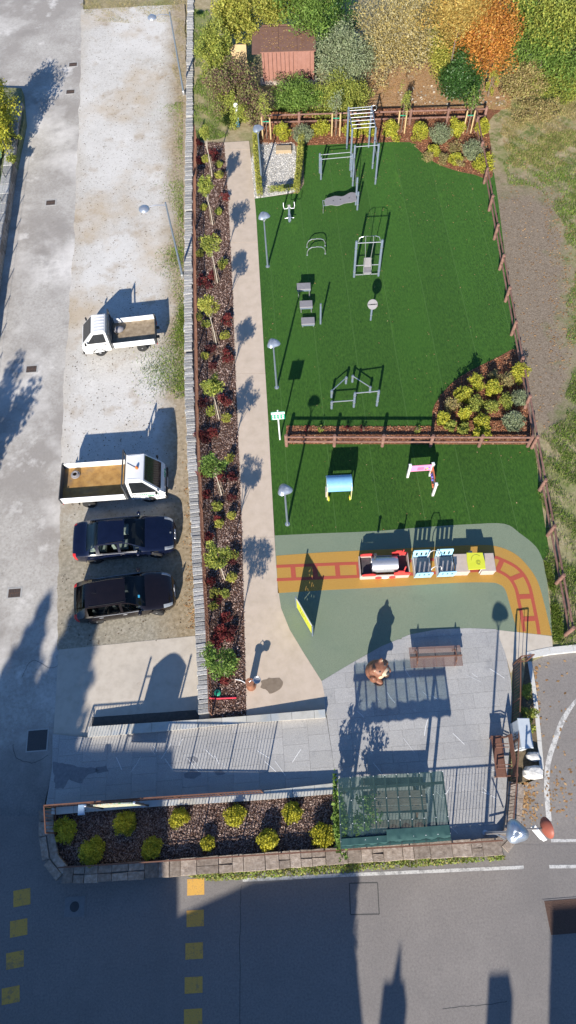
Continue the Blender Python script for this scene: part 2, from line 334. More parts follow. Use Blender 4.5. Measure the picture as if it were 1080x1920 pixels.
struct(MB().add([(-400, -400, -.62), (400, -400, -.62), (400, 400, -.62), (-400, 400, -.62)], [(0, 1, 2, 3)]).build('ground', soil))
# worn side road along the left edge, gravel lot beside it, main road below, access road on the right
sheet('side_road', [(-700, -160), (156, -160), (156, 60), (153, 230), (150, 300), (146, 480), (130, 700), (122, 900), (118, 1080), (112, 1215), (112, 1380), (100, 1440), (85, 1500), (78, 1545), (-500, 1545)], ZL, oldroad, .08)
lotpoly = rough([(153, 18), (345, 8), (352, 200), (350, 480), (350, 640), (355, 820), (366, 960), (372, 1080), (377, 1192), (108, 1222), (110, 1080), (113, 900), (121, 700), (137, 480), (146, 300), (150, 150)], .06, .3, ZL, 3)
lot = wsheet('gravel_lot', lotpoly, ZL+.012, gravel)
sheet('main_road', [(-500, 1530), (78, 1530), (90, 1600), (112, 1648), (330, 1632), (640, 1608), (945, 1595), (962, 1583), (1700, 1583), (1700, 2600), (-500, 2600)], ZL+.004, asph, .08)
def slope(p, zf):
    z = -.3
    for _ in range(6): g = G(p[0], p[1], z); z = zf(g)
    return Vector((g.x, g.y, z))
zacc = lambda g: -.5+.4*min(1.2, max(0, (g.y+.45)/7.8))
acc = [slope(p, zacc) for p in [(985, 1225), (1036, 1218), (1700, 1196), (1700, 1583), (955, 1583), (958, 1540), (985, 1470), (1020, 1455), (1016, 1400), (1006, 1310), (996, 1250)]]
struct(MB().prism([tuple(p) for p in acc], -.6, None).build('access_road', asph))
def paint(pts, w, mat, name, zf=None, z=ZL+.009):
    g = [slope(p, zf)+Vector((0, 0, .006)) if zf else G(*p, z) for p in pts]
    l = ribbon([(a.x, a.y) for a in g], w); zs = [a.z for a in g]; zs = zs+zs[::-1]
    n = len(g); vs = [(a[0], a[1], b) for a, b in zip(l, zs)]
    return struct(MB().add(vs, [(i, i+1, 2*n-2-i, 2*n-1-i)[::-1] for i in range(n-1)]).build(name, mat))
paint([(455, 1650), (640, 1641), (800, 1634), (982, 1626)], .115, whitep, 'edge_line')
paint([(1030, 1625), (1180, 1624)], .115, whitep, 'edge_line')
paint(smoothline([(1031, 1552), (1026, 1500), (1025, 1470), (1028, 1430), (1040, 1390), (1058, 1345), (1090, 1300), (1150, 1260)], 6), .19, whitep, 'lane_line', zacc)
paint([(1031, 1564), (1180, 1561)], .55, whitep, 'stop_line', zacc)
for x, y in ((41, 1683), (35, 1740), (28, 1800), (20, 1866), (367, 1663), (366, 1722), (364, 1783), (363, 1847), (362, 1907)):
    paint([(x, y-15.5), (x, y+15.5)], .63, yellp, 'crossing_block')

# park platform
parkpx = [(361, -160), (358, 200), (357, 480), (358, 700), (363, 820), (371, 950), (377, 1080), (385, 1220), (389, 1352), (612, 1345), (636, 1590), (945, 1578), (985, 1245), (1036, 1222), (1700, 1200), (1700, -160)]
parkg = sheet('park_ground', parkpx, -.03, soil, 0, -.61)
dirtpoly = rough([(940, 352), (1000, 345), (1045, 385), (1062, 460), (1100, 520), (1200, 640), (1064, 690), (1058, 780), (1012, 812), (992, 740), (975, 640), (958, 540), (946, 450)], .25, .5, 0, 5)
litpoly = rough([(640, 215), (650, 150), (690, 90), (800, 90), (900, 120), (965, 170), (960, 205)], .3, .6, 0, 9)
wsheet('leaf_litter_bank', litpoly, -.016, litter, .1)
# concrete path, cast in bays
pl = [(420, 267), (425, 330), (430, 420), (436, 540), (440, 660), (445, 780), (450, 900), (454, 1000), (456, 1100), (459, 1200), (462, 1342)]
pr = [(467, 264), (474, 330), (480, 400), (487, 520), (495, 660), (503, 790), (510, 920), (517, 1050), (521, 1100), (527, 1140), (543, 1180), (570, 1225), (603, 1277), (608, 1300), (611, 1334)]
pathpx = pl+pr[::-1]
path = thing('path', '', ''); del path['label'], path['category']; struct(path)
ys = [240, 281, 455, 700, 1007, 1400]
for a, b in zip(ys, ys[1:]):
    q = cellclip(pathpx, 0, 1000, a+.25, b-.25); MB().prism([(p.x, p.y) for p in GP(q, .02)], -.06, .02).build('path_slab', pathm, path)
# turf in strips
turfpx = [(476, 373), (480, 400), (487, 520), (495, 660), (503, 790), (510, 920), (516, 1010), (600, 1004), (700, 1000), (800, 992), (880, 987), (945, 986), (975, 1004), (1005, 1029), (1017, 1052), (1030, 1035), (1018, 960), (1003, 850), (995, 800), (977, 680), (963, 590), (947, 480), (933, 370), (926, 325), (900, 300), (750, 260), (570, 260), (570, 345), (560, 362)]
turf = thing('turf', '', ''); del turf['label'], turf['category']; struct(turf)
tw = [(p.x, p.y) for p in GP(turfpx)]
for i in range(8):
    q = cellclip(tw, -1.9+i*2, .1+i*2-.006, -9, 99)
    if q: MB().prism(q, -.05, .012).build('turf_strip', turfm, turf)
    q = cellclip(tw, .1+i*2-.014, .1+i*2+.008, -9, 99)
    if q and i < 7: MB().prism(q, -.05, .0135).build('turf_seam', seamm, turf)
# rubber play surface: green field, ochre track bed, red rails and sleepers
rubpx = [(515, 1004), (600, 1000), (700, 996), (800, 988), (880, 983), (945, 982), (975, 1000), (1005, 1025), (1018, 1050), (1026, 1090), (1036, 1193), (985, 1187), (930, 1181), (880, 1179), (820, 1181), (768, 1191), (715, 1213), (660, 1244), (603, 1278), (570, 1225), (543, 1180), (527, 1140), (521, 1100), (517, 1050)]
sheet('rubber_field', smoothline(rubpx[:9], 4)+rubpx[9:], .016, rubg, .08)
to = smoothline([(518, 1042), (600, 1036), (700, 1031), (800, 1026), (890, 1022), (930, 1024), (965, 1038), (990, 1062), (1008, 1090), (1020, 1130), (1035, 1192)], 4)
ti = smoothline([(970, 1185), (955, 1130), (947, 1105), (935, 1095), (915, 1092), (850, 1093), (700, 1102), (600, 1107), (521, 1112)], 4)
sheet('track_bed', to+ti, .020, rubo, .02)
ro = smoothline([(518, 1062), (640, 1057), (700, 1055), (850, 1047), (921, 1044.5), (941.5, 1049.6), (966, 1062), (982, 1078), (992.4, 1098.5), (998.5, 1123), (1006.7, 1163.7), (1010.7, 1189)], 5)
ri = smoothline([(519, 1087), (640, 1082), (760, 1077), (850, 1072), (921, 1069), (937.4, 1072), (955.7, 1084), (967, 1102.6), (972, 1123), (978, 1153.5), (983, 1184)], 5)
for l in (ro, ri): MB().prism(ribbon([(p.x, p.y) for p in GP(l, .024)], .14), .01, .024).build('track_rail', rubr)['kind'] = 'structure'
for a, b in (((549, 1063), (551, 1085)), ((590, 1061), (592, 1083)), ((632, 1059), (634, 1081)), ((672, 1057), (674, 1080)), ((712, 1056), (714, 1078)), ((752, 1053), (754, 1076)), ((792, 1051), (794, 1074)), ((832, 1049), (834, 1072)), ((872, 1048), (874, 1071)), ((941.5, 1050.6), (933, 1069)), ((980, 1077), (958, 1086)), ((995.5, 1118), (971, 1119)), ((1002.6, 1159.6), (979, 1161))):
    MB().prism(ribbon([(p.x, p.y) for p in GP((a, b), .024)], .21), .01, .0255).build('track_sleeper', rubr)['kind'] = 'structure'
# granite terrace and ramp, slab by slab
terpx = [(603, 1277), (660, 1243), (715, 1212), (768, 1190), (820, 1180), (880, 1178), (930, 1180), (948, 1228), (958, 1275), (960, 1320), (952, 1460), (945, 1577), (640, 1592), (631, 1470), (613, 1345), (610, 1330), (608, 1300)]
ter = thing('terrace', '', ''); del ter['label'], ter['category']; struct(ter)
tw = [(p.x, p.y) for p in GP(terpx)]; full = None; k = 0
for j in range(-2, 24):
    for i in range(-1, 13):
        x0 = .3+i*1.0+(.5 if j % 2 else 0)-1; y0 = -1.2+j*.6
        q = cellclip(tw, x0, x0+.995, y0, y0+.595)
        if q:
            MB().prism(q, -.08, .022+random.uniform(-.001, .001)).build('slab', graym, ter)
zramp = lambda X: -.5+.5*min(1, max(0, (X+11.3)/12.1))
ramp = thing('ramp', '', ''); del ramp['label'], ramp['category']; struct(ramp)
rpx = [(99, 1376), (163, 1383), (380, 1362), (612, 1345), (631, 1470), (490, 1484), (86, 1512), (98, 1440)]
rw = [slope(p, lambda g: zramp(g.x)) for p in rpx]; rw = [(p.x, p.y) for p in rw]
for j in range(0, 8):
    for i in range(-1, 14):
        x0 = -11.9+i*1.0; y0 = 1.2+j*.62+(.31 if i % 2 else 0)
        q = cellclip(rw, x0, x0+.994, y0, y0+.614)
        if q: MB().prism([(a, b, zramp(a)+.022) for a, b in q], -.6, None).build('slab', graym, ramp)
# pale scratches on the granite
vein = M('pale_vein', [(.6, .6, .6), (.7, .7, .69)], 20)
for i in range(46):
    if i < 30: x, y = random.uniform(640, 930), random.uniform(1215, 1560); par = ter
    else: x, y = random.uniform(120, 600), random.uniform(1395, 1450); par = ramp
    a = slope((x, y), lambda g: zramp(g.x) if g.x < .8 else 0); l = random.uniform(.25, .7); an = R(random.choice([-55, -50, -60, -35, 60]))+random.uniform(-.2, .2)
    pts = []
    for t in (0, .5, 1):
        X, Y = a.x+math.cos(an)*l*t+random.uniform(-.02, .02), a.y+math.sin(an)*l*t; pts.append((X, Y, (zramp(X) if par is ramp else 0)+.028))
    rb = ribbon([(p[0], p[1]) for p in pts], random.uniform(.012, .03)); zs = [p[2] for p in pts]; zs += zs[::-1]
    MB().add([(p[0], p[1], z) for p, z in zip(rb, zs)], [(5, 4, 1, 0), (4, 3, 2, 1)]).build('scratch', vein, par)
stain = M('damp_stone', [(0.149, 0.149, 0.158), (0.228, 0.228, 0.236)], 8, 8, .5)
def rstain(pts, sd):
    w = [(x, y, zramp(x)+.0255) for x, y in rough(pts, .07, .14, -.4, sd)]; struct(MB().prism(w, -.55, None).build('damp_stain', stain))
rstain([(100, 1428), (128, 1432), (150, 1440), (178, 1438), (184, 1448), (160, 1455), (152, 1470), (128, 1462), (118, 1478), (99, 1480)], 3)
for q_ in ([(178, 1440), (196, 1436), (204, 1446), (186, 1452)], [(345, 1450), (362, 1444), (380, 1450), (366, 1462), (348, 1460)], [(404, 1446), (420, 1443), (424, 1452), (408, 1456)], [(350, 1422), (368, 1420), (372, 1430), (354, 1434)]): rstain(q_, int(q_[0][0]))
sheet('apron', [(931, 1181), (985, 1187), (1035, 1193), (1037, 1220), (988, 1226), (964, 1250), (958, 1262), (948, 1228)], .019, conc, .2)
sheet('concrete_pad', [(110, 1218), (369, 1192), (380, 1340), (381, 1360), (163, 1382), (100, 1379)], ZL+.02, conc, .1)
wsheet('dark_strip', rough([(173, 1345), (371, 1331), (376, 1353), (172, 1368)], .012, .3, ZL, 2), ZL+.026, M('strip_dark', [(.07, .065, .06), (.12, .11, .1)], 9, 8, .9), .05)  # thin darker sheet on the pad along the upper side of the low wall
# beds
bedpx = [(365, 268), (364, 400), (366, 520), (368, 660), (371, 800), (377, 950), (383, 1080), (390, 1200), (394, 1346)]+[(x+1, y) for x, y in pl[::-1]]
sheet('mulch_bed', bedpx, 0.004, mulchm, .05)
planpx = [(99, 1527), (330, 1505), (630, 1488), (637, 1592), (540, 1600), (115, 1626), (100, 1605)]
sheet('planter_bed', planpx, -.02, mulchm, 0, -.5)
nbedpx = [(488, 204), (905, 203), (914, 230), (924, 330), (890, 327), (850, 318), (815, 304), (785, 281), (768, 266), (650, 269), (570, 272), (487, 270)]
sheet('bark_bed', smoothline(nbedpx, 3), .024, barkr, .06)
sbedpx = [(812, 806), (811, 770), (826, 742), (850, 716), (880, 696), (930, 672), (973, 657), (987, 740), (1000, 806)]
sheet('bark_bed', smoothline(sbedpx, 3), .024, barkr, .06)
stripx = [(537, 799), (1001, 800), (1004, 833), (536, 832)]
sheet('bark_bed', stripx, .028, barkr, .06)
pebm = M('pebbles', [(.3, .29, .27), (.48, .47, .44), (.62, .6, .57)], 22, 9, .9, .9, 40, speck=((.15, .13, .1), 6, .12))
pebpx = [(484, 268), (553, 268), (559, 355), (548, 360), (477, 372), (470, 300)]
sheet('pebble_bed', pebpx, .018, pebm, .06)
# kerbs of the access road
kerbm = M('kerb_stone', [(.5, .49, .46), (.6, .59, .56)], 12, 8, .85, .1)
def kerb(pts, w, z, name='kerb', zf=None):
    g = resample(GP(pts, z), 1.0)
    for a, b in zip(g, g[1:]):
        e = (b-a).normalized()*.006; m = MB(); m.beam(a+e, b-e, w, .3); o = m.build(name, kerbm)
        o.location.z = -.15; o['kind'] = 'structure'
kerb([(988, 1229), (1036, 1219), (1090, 1214), (1300, 1206)], .28, .03)
kerb([(993, 1240), (1003, 1300), (1010, 1370), (1016, 1442)], .16, -.02)
mb = M('strip_soil', [(.1, .075, .05), (.17, .13, .08), (.24, .19, .12)], 12, 8, .95, .8, 50)
sheet('planting_strip', [(964, 1250), (992, 1240), (1003, 1300), (1010, 1370), (1016, 1446), (985, 1466), (957, 1466), (961, 1320)], -.06, mb, 0, -.6)
# chips and stones lying on the beds
chipm = LEAF('bark_chips', [(.04, .024, .018), (.11, .065, .05), (.22, .14, .115), (.5, .39, .34), (.14, .08, .06), (.33, .24, .205), (.08, .045, .035)], 0, .9)
chipr = LEAF('red_bark_chips', [(.13, .045, .022), (.26, .10, .05), (.36, .17, .09), (.2, .08, .04), (.42, .27, .17)], 0, .9)
pebc = LEAF('pebble_stones', [(.3, .28, .25), (.55, .53, .5), (.7, .68, .65), (.42, .4, .37)], 0, .9)
def chips(name, px, z, n, size, mat, up=2.2):
    xy = scatter([(p.x, p.y) for p in GP(px, z)], n); pts = np.c_[xy, z+rng.uniform(.004, .035, n)]
    return stuff(leafmesh(name, pts, size, mat, up=up, aspect=.55))
tag(chips('bark_mulch', bedpx, .004, 30000, .075, chipm, .9), 'brown bark mulch of the long bed beside the path', 'mulch')
tag(chips('bark_mulch', planpx, -.02, 24000, .07, chipm, .9), 'dark bark mulch of the planter along the road', 'mulch')
tag(chips('bark_mulch', nbedpx, .024, 15000, .08, chipr, .9), 'reddish bark mulch in front of the upper log fence', 'mulch')
tag(chips('bark_mulch', sbedpx, .024, 9000, .075, chipr, .9), 'reddish bark mulch of the corner bed in the lawn', 'mulch')
tag(chips('bark_mulch', stripx, .028, 7000, .075, chipr, .9), 'reddish bark mulch strip under the middle log fence', 'mulch')
tag(chips('pebble_stones', pebpx, .018, 7000, .07, pebc, .8), 'loose white pebbles between the two clipped hedges', 'pebbles')

# ================================================================== walls, fences, railings, lamps
stone_g = M('grey_coping', [(.2, .2, .195), (.33, .325, .315), (.46, .45, .44)], 16, 8, .9, .5, 50, rnd=.25)
stone_b = M('rubble_stone', [(0.181, 0.141, 0.111), (0.307, 0.249, 0.2), (0.454, 0.389, 0.327)], 7, 8, .95, .6, 30, rnd=.3)
slate = M('quartzite', [(.36, .35, .31), (.46, .45, .41), (.52, .5, .46)], 3, 8, .8, .15, 40, rnd=.12, patches=[((.33, .37, .4), .9, .5, .6, .7), ((.48, .43, .33), .7, .55, .65, .6)])
mortar = M('mortar', [(.2, .18, .155), (.28, .26, .23)], 20, 6, .95, .4, 60)
brown = M('brown_paint', [(0.136, 0.0638, 0.0405), (0.188, 0.0935, 0.063)], 5, 5, .6, rnd=.05)
logm = M('brown_log', [(.13, .065, .05), (.2, .11, .085), (.27, .16, .125)], 6, 8, .8, .3, 40, rnd=.12)
steel = M('grey_steel', [(.13, .16, .2), (.17, .21, .26)], 4, 4, .45, spec=.5, metal=.3)
galv = M('bright_steel', [(.5, .51, .53), (.62, .63, .65)], 8, 4, .35, metal=.8)
dark = M('dark_metal', [(.04, .042, .045), (.07, .072, .075)], 6, 4, .6)
white = M('white_enamel', [(.7, .7, .7), (.78, .78, .78)], 5, 4, .5)

# long retaining wall, every coping stone its own
wpx = smoothline([(358, -60), (355.5, 120), (355.5, 200), (353.5, 350), (353, 480), (353, 600), (354, 700), (358, 820), (365, 950), (371, 1080), (377, 1200), (382, 1310), (383.5, 1347)], 4)
wpts = GP(wpx, .1); lowall = thing('retaining_wall', 'long low wall with rough grey coping stones between gravel lot and park', 'wall', wpts[-1]); o0 = lowall.location
MB().prism(ribbon([(p.x, p.y) for p in wpts], .36), -.6, -.02).build('core', mortar, lowall, off=o0)
bm = [MB().bbox((0, 0, 0), (.44+dx, .175+dy, .16), .02).build('x', stone_g) for dx, dy in ((0, 0), (.03, .005), (-.03, -.01))]
ws = resample(wpts, .19)
for a, b in zip(ws, ws[1:]):
    c = (a+b)/2-o0; e = b-a
    if random.random() < .025: continue
    place('coping_stone', random.choice(bm).data, lowall, c+Vector((random.uniform(-.02, .02), 0, -.04+random.uniform(-.025, .012))), math.atan2(e.y, e.x)-math.pi/2+random.uniform(-.06, .06))
for b in bm: bpy.data.objects.remove(b)

def railing(label, pts, h=1.0, sp=.12, post=1.6, name='railing'):
    pts = [Vector(p) for p in pts]; t = thing(name, label, 'railing', pts[0]); o = pts[0]; up = Vector((0, 0, 1))
    st = resample(pts, post); m = MB()
    for p in st: place_post = MB().box((p.x, p.y, p.z+h/2), (.045, .045, h)).build('post', brown, t, off=o)
    line = st if len(pts) > 2 else pts
    for zz, nm, w in ((h, 'top_rail', .04), (.05, 'bottom_rail', .03)):
        m = MB()
        for a, b in zip(line, line[1:]): m.beam(a+up*zz, b+up*zz, w, w*.8)
        m.build(nm, brown, t, off=o)
    m = MB()
    for p in resample(pts, sp): m.beam(p+up*.05, p+up*h, .016)
    stuff(m.build('bars', brown, t, off=o)); return t
railing('long brown steel railing between the coping wall and the mulch bed', GP([(369, 262), (367, 400), (368, 520), (370, 640), (373, 800), (380, 950), (386, 1080), (393, 1200), (398, 1341)], -.03), 1.0, .13, 1.8)
railing('brown railing along the lower side of the granite ramp', GP([(104, 1513), (265, 1501), (493, 1486)], .28), 1.22)
railing('short brown railing at the left end of the dark planter', GP([(104, 1514), (107, 1562)], .28), 1.22)
railing('brown railing on the rubble wall along the main road', GP([(128, 1625), (542, 1599), (850, 1581), (928, 1576)], .28), 1.08)
railing('brown railing beside the bench and the grey cabinet', GP([(962.5, 1247), (961.7, 1320), (955.8, 1456), (946.7, 1553)], 0), 1.1)
railing('short end piece of brown railing by the access road kerb', GP([(964, 1243), (986, 1240)], 0.02), 1.15, .14, .9)

# low wall between ramp and pad: sloping stone coping, slab by slab
zt = lambda X: -.17+.47*(X+9.9)/10.6
def edge(pts): return [slope(p, lambda g: zt(g.x)) for p in pts]
nE = edge([(166, 1362.5), (374, 1349), (448, 1343.5), (610, 1330)]); sE = edge([(164, 1382.5), (312, 1370.5), (448, 1356.5), (611, 1345.5)])
lw = thing('low_wall', 'low wall with pale stone coping between the ramp and the concrete pad', 'wall', (nE[0].x, nE[0].y, ZL)); o = lw.location
def yat(l, X):
    for a, b in zip(l, l[1:]):
        if a.x <= X <= b.x or b is l[-1] or X < a.x: return a.y+(b.y-a.y)*(X-a.x)/(b.x-a.x)
x0, x1 = sE[0].x, sE[-1].x; xs = [x0]
while xs[-1] < x1-.8: xs.append(xs[-1]+random.uniform(.8, 1.0))
xs.append(x1)
for a, b in zip(xs, xs[1:]):
    q = [(X, f(X), zt(X)) for X, f in ((a+.006, lambda X: yat(sE, X)), (b-.006, lambda X: yat(sE, X)), (b-.006, lambda X: yat(nE, X)), (a+.006, lambda X: yat(nE, X)))]
    m = MB(); n = 4; lo = [(x, y, z-.05) for x, y, z in q]; m.add(lo+q, [(3, 2, 1, 0), (4, 5, 6, 7)]+[(i, (i+1) % 4, 4+(i+1) % 4, 4+i) for i in range(4)]); m.build('coping_slab', slate, lw, off=o)
    q2 = [(x, y+(.03 if i < 2 else -.03), z-.052) for i, (x, y, z) in enumerate(q)]
    MB().prism(q2, -.62, None).build('core', conc, lw, off=o)

# planter wall on the ramp side
nE = GP([(97, 1511), (265, 1500), (490, 1483.5), (630, 1468)], .28); sE = GP([(97, 1528), (265, 1514), (490, 1500), (631, 1488)], .28)
pw = thing('planter_wall', 'wall with flat grey stone coping between the ramp and the planter', 'wall', (nE[0].x, nE[0].y, ZL)); o = pw.location
x0, x1 = nE[0].x, nE[-1].x; n = 13
for i in range(n):
    a, b = x0+(x1-x0)*i/n+.006, x0+(x1-x0)*(i+1)/n-.006
    q = [(a, yat(sE, a)), (b, yat(sE, b)), (b, yat(nE, b)), (a, yat(nE, a))]
    MB().prism(q, .22, .28).build('coping_slab', slate, pw, off=o)
    MB().prism([(x, y+(.04 if k < 2 else -.04)) for k, (x, y) in enumerate(q)], -.6, .218).build('core', conc, pw, off=o)

# rubble wall round the planter and along the road
cl = GP(smoothline([(87, 1518), (87, 1565), (91, 1600), (104, 1628), (132, 1640), (330, 1627), (640, 1604), (850, 1591), (935, 1587), (957, 1574), (964, 1530), (966, 1500), (969, 1468)], 5), .26)
rw_ = thing('rubble_wall', 'low rubble stone wall along the main road around the planter and terrace', 'wall', (cl[0].x, cl[0].y, ZL)); o = rw_.location
MB().prism(ribbon([(p.x, p.y) for p in cl], .44), -.6, .2).build('core', mortar, rw_, off=o)
d = 0; full = resample(cl, .1); i = 0
while i < len(full)-3:
    k = random.randint(4, 8) if full[i].x > -11.2 else 2; j = min(len(full)-1, i+k); a, b = full[i], full[j]; e = (b-a); L = e.length-.008; nn = Vector((-e.y, e.x, 0)).normalized()
    split = random.random() < .35 and k > 3
    for (u, v) in (((-.29, random.uniform(-.05, .05)), (0, .29)) if False else (((-.29, -.02), (.0, .29)) if split else ((-.29, .29),))):
        m = MB(); c = (a+b)/2+nn*((u+v)/2); w = v-u-.008
        hz_ = .12; pts = []
        for (px_, py_) in ((-1, -1), (1, -1), (1, 1), (-1, 1)): pts.append((px_*L/2+random.uniform(-.006, .006), py_*w/2+random.uniform(-.02, .02)))
        top = [(x*.96, y*.95, .01+random.uniform(-.016, .016)) for x, y in pts]; vs = [(x, y, -hz_) for x, y in pts]+[(x, y, -.025) for x, y in pts]+top
        fs = [(8, 9, 10, 11)]+[(r+q, r+(q+1) % 4, r+4+(q+1) % 4, r+4+q) for r in (0, 4) for q in range(4)]
        ob = m.add(vs, fs).build('stone', stone_b, rw_); ob.location = c-o; ob.rotation_euler.z = math.atan2(e.y, e.x)
    i = j

# wall and mesh fence of the garden on the far left
lx = -15.05; lw2 = thing('garden_wall', 'rubble stone wall edging the garden on the left side of the road', 'wall', (lx, 24, ZL)); o = lw2.location
MB().box((lx-.3, 25, ZL+.33), (.44, 37.5, .72)).build('core', mortar, lw2, off=o)
for k in range(46):
    y = 6.5+k*.82
    for (zz, hh) in ((ZL+.18, .34), (ZL+.53, .32)):
        l = .8+random.uniform(-.06, .0); MB().bbox((lx-.08+random.uniform(-.02, .02), y+random.uniform(-.02, .02)+(0.4 if hh < .33 else 0), zz), (.14, l, hh), .03).build('stone', stone_b, lw2, off=o)
    MB().bbox((lx-.3, y, ZL+.74), (.56+random.uniform(-.05, .05), .78, .09), .02, random.uniform(-.03, .03)).build('coping_stone', stone_g, lw2, off=o)
gardm = M('garden_ground', [(.10, .12, .05), (.16, .17, .08), (.3, .28, .2)], 5, 8, .95, .6, 30)
sheet('garden', [(-700, 150), (40, 165), (45, 222), (-8, 480), (-70, 800), (-700, 800)], .02, gardm, 0, -.6)
netm = M('green_net', [(.1, .2, .13), (.16, .28, .19)], 4, 4, .8)
gf = thing('garden_fence', 'thin wire fence with green mesh on top of the garden wall', 'fence', (lx-.3, 24, ZL+.79)); o = gf.location
for k in range(19):
    y = 7+k*2.0; MB().tube([(lx-.3, y, ZL+.78), (lx-.3, y, ZL+1.75)], .025, 6).build('post', dark, gf, off=o)
m = MB()
for zz in (.9, 1.3, 1.7): m.tube([(lx-.3, 7, ZL+zz), (lx-.3, 43, ZL+zz)], .006, 4)
m.build('wire', netm, gf, off=o)
nt = MB(); pts = []
for k in range(60):
    y = 24+k*.3; pts.append((y, .25*math.sin(k*.9)+.1*math.sin(k*2.3)))
vs = [(lx-.9+b*.35, y, ZL+.75+.1*math.sin(y*3)) for y, b in pts]+[(lx-2.3+b, y, ZL+.8+.25*abs(math.sin(y*1.7))) for y, b in pts]
n = len(pts); nt.add(vs, [(i, i+1, n+i+1, n+i) for i in range(n-1)]); tag(nt.build('garden_net', netm, None, True), 'crumpled green garden net lying behind the stone wall', 'net')

def logfence(label, pts, h=.95, rails=(.42, .82), extra=None):
    pts = [Vector(p) for p in pts]; t = thing('log_fence', label, 'fence', pts[0]); o = pts[0]
    pm = MB().lathe([(.085, -.05), (.085, h-.03), (.07, h), (.0, h+.005)], n=10)
    me = pm.build('post', logm, t, True).data; first = True
    for p in pts:
        if first: first = False; continue
        place('post', me, t, p-o)
    for a, b in zip(pts, pts[1:]):
        d = (b-a).normalized(); side = Vector((d.y, -d.x, 0))*.02
        for zz in rails: MB().tube([a+d*.03+side+Vector((0, 0, zz)), b-d*.03+side+Vector((0, 0, zz))], .048, 8).build('rail', logm, t, True, off=o)
    return t
B0, B1 = Vector((11.03, 6.85, 0)), Vector((13.35, 40.35, 0))
logfence('brown log fence down the right side of the lawn', [B0.lerp(B1, i/15) for i in range(16)], 1.05, (.45, .9))
logfence('brown log fence along the upper edge of the lawn below the trees', [G(906, 231).lerp(G(493, 243), i/6) for i in range(7)], 1.05, (.45, .9))
logfence('brown log fence across the lawn below the exercise area', [G(537.5, 836).lerp(G(989, 837), i/5) for i in range(6)], .95, (.42, .82))

# lamps
def lamphead(r):                                           # ribbed rounded-triangle shade
    n = 48; vs = []; rings = [(0, .17), (.3, .16), (.6, .12), (.85, .05), (1.0, -.03), (.98, -.06)]
    for q, z in rings:
        for k in range(n):
            a = 2*math.pi*k/n; rr = r*(1+.13*math.cos(3*a-math.pi/2*3))*q; vs.append((rr*math.cos(a), rr*math.sin(a), z+(.012 if k % 2 and 0 < q < 1 else 0)))
    fs = [(i*n+k, i*n+(k+1) % n, (i+1)*n+(k+1) % n, (i+1)*n+k) for i in range(len(rings)-1) for k in range(n)]+[tuple(range(5*n, 6*n))[::-1]]
    return MB().add(vs, fs)
lampm = M('lamp_shade', [(.3, .34, .4), (.4, .44, .5)], 6, 4, .35, metal=.6, spec=.5)
def parklamp(label, b, h, rz, tilt=-.25, big=.3, pole=None):
    t = thing('park_lamp', label, 'lamp', b, 0, 'post lamps in the park')
    MB().tube([(0, 0, 0), (0, 0, h*.5), (0, 0, h-.35)], [.055, .048, .038], 10).build('pole', pole or steel, t, True)
    MB().lathe([(.11, 0), (.11, .03), (.06, .05)], n=12).build('base_plate', galv, t)
    y = MB(); y.tube([(0, 0, h-.36), (big*.75, 0, h-.03)], .016, 6).tube([(0, 0, h-.36), (-big*.75, 0, h-.03)], .016, 6).tube([(0, 0, h-.36), (0, big*.7, h-.03)], .016, 6); y.build('bracket', galv, t).rotation_euler.z = rz
    hd = lamphead(big).build('shade', lampm, t, True); hd.location = (0, 0, h); hd.rotation_euler = (tilt, 0, rz)
    ln = MB().lathe([(big*.6, -.02), (big*.55, -.05)], n=16).build('lens', white, hd); return t
parklamp('grey post lamp on the lawn edge by the middle log fence, lowest of three', G(539, 983), 3.4, .3)
parklamp('grey post lamp on the lawn edge above the green sign', G(519, 727), 3.4, .3)
parklamp('grey post lamp on the lawn edge near the exercise bike', G(502, 500), 3.4, .3)
parklamp('grey post lamp standing in the pebble bed', G(491, 345), 3.5, .6)
t = parklamp('tall post lamp at the road corner of the terrace', G(910, 1562, .02), 4.3, .2, 0, .34, galv)
MB().beam((.1, -.03, 1.0), (.55, -.25, .55), .03).beam((.1, 0, .3), (.65, -.2, .45), .03).build('stay', galv, t)
def lotlamp(label, b, h, a):
    t = thing('lot_lamp', label, 'lamp', b, 0, 'tall lamps along the gravel lot')
    MB().tube([(0, 0, 0), (0, 0, 1.2), (0, 0, h)], [.075, .06, .04], 10).build('pole', steel, t, True)
    MB().lathe([(.1, 0), (.1, .25), (.07, .3)], n=10).build('base_sleeve', galv, t, True)
    MB().tube([(0, 0, h-.15), (a[0]*.5, a[1]*.5, h+.02), (a[0], a[1], h)], .018, 6).build('arm', galv, t)
    MB().lathe([(.02, .12), (.14, .1), (.25, .02), (.27, -.03), (.2, -.05)], (a[0], a[1], h), 18).build('shade', lampm, t, True)
b = G(345, 178, ZL); lotlamp('tall grey lot lamp with side arm, at the far end of the lot', b, 5.0, (-1.05, -.35))
b = G(343, 521, ZL); lotlamp('tall grey lot lamp with side arm, above the small white truck', b, 5.0, (-1.05, -.3))

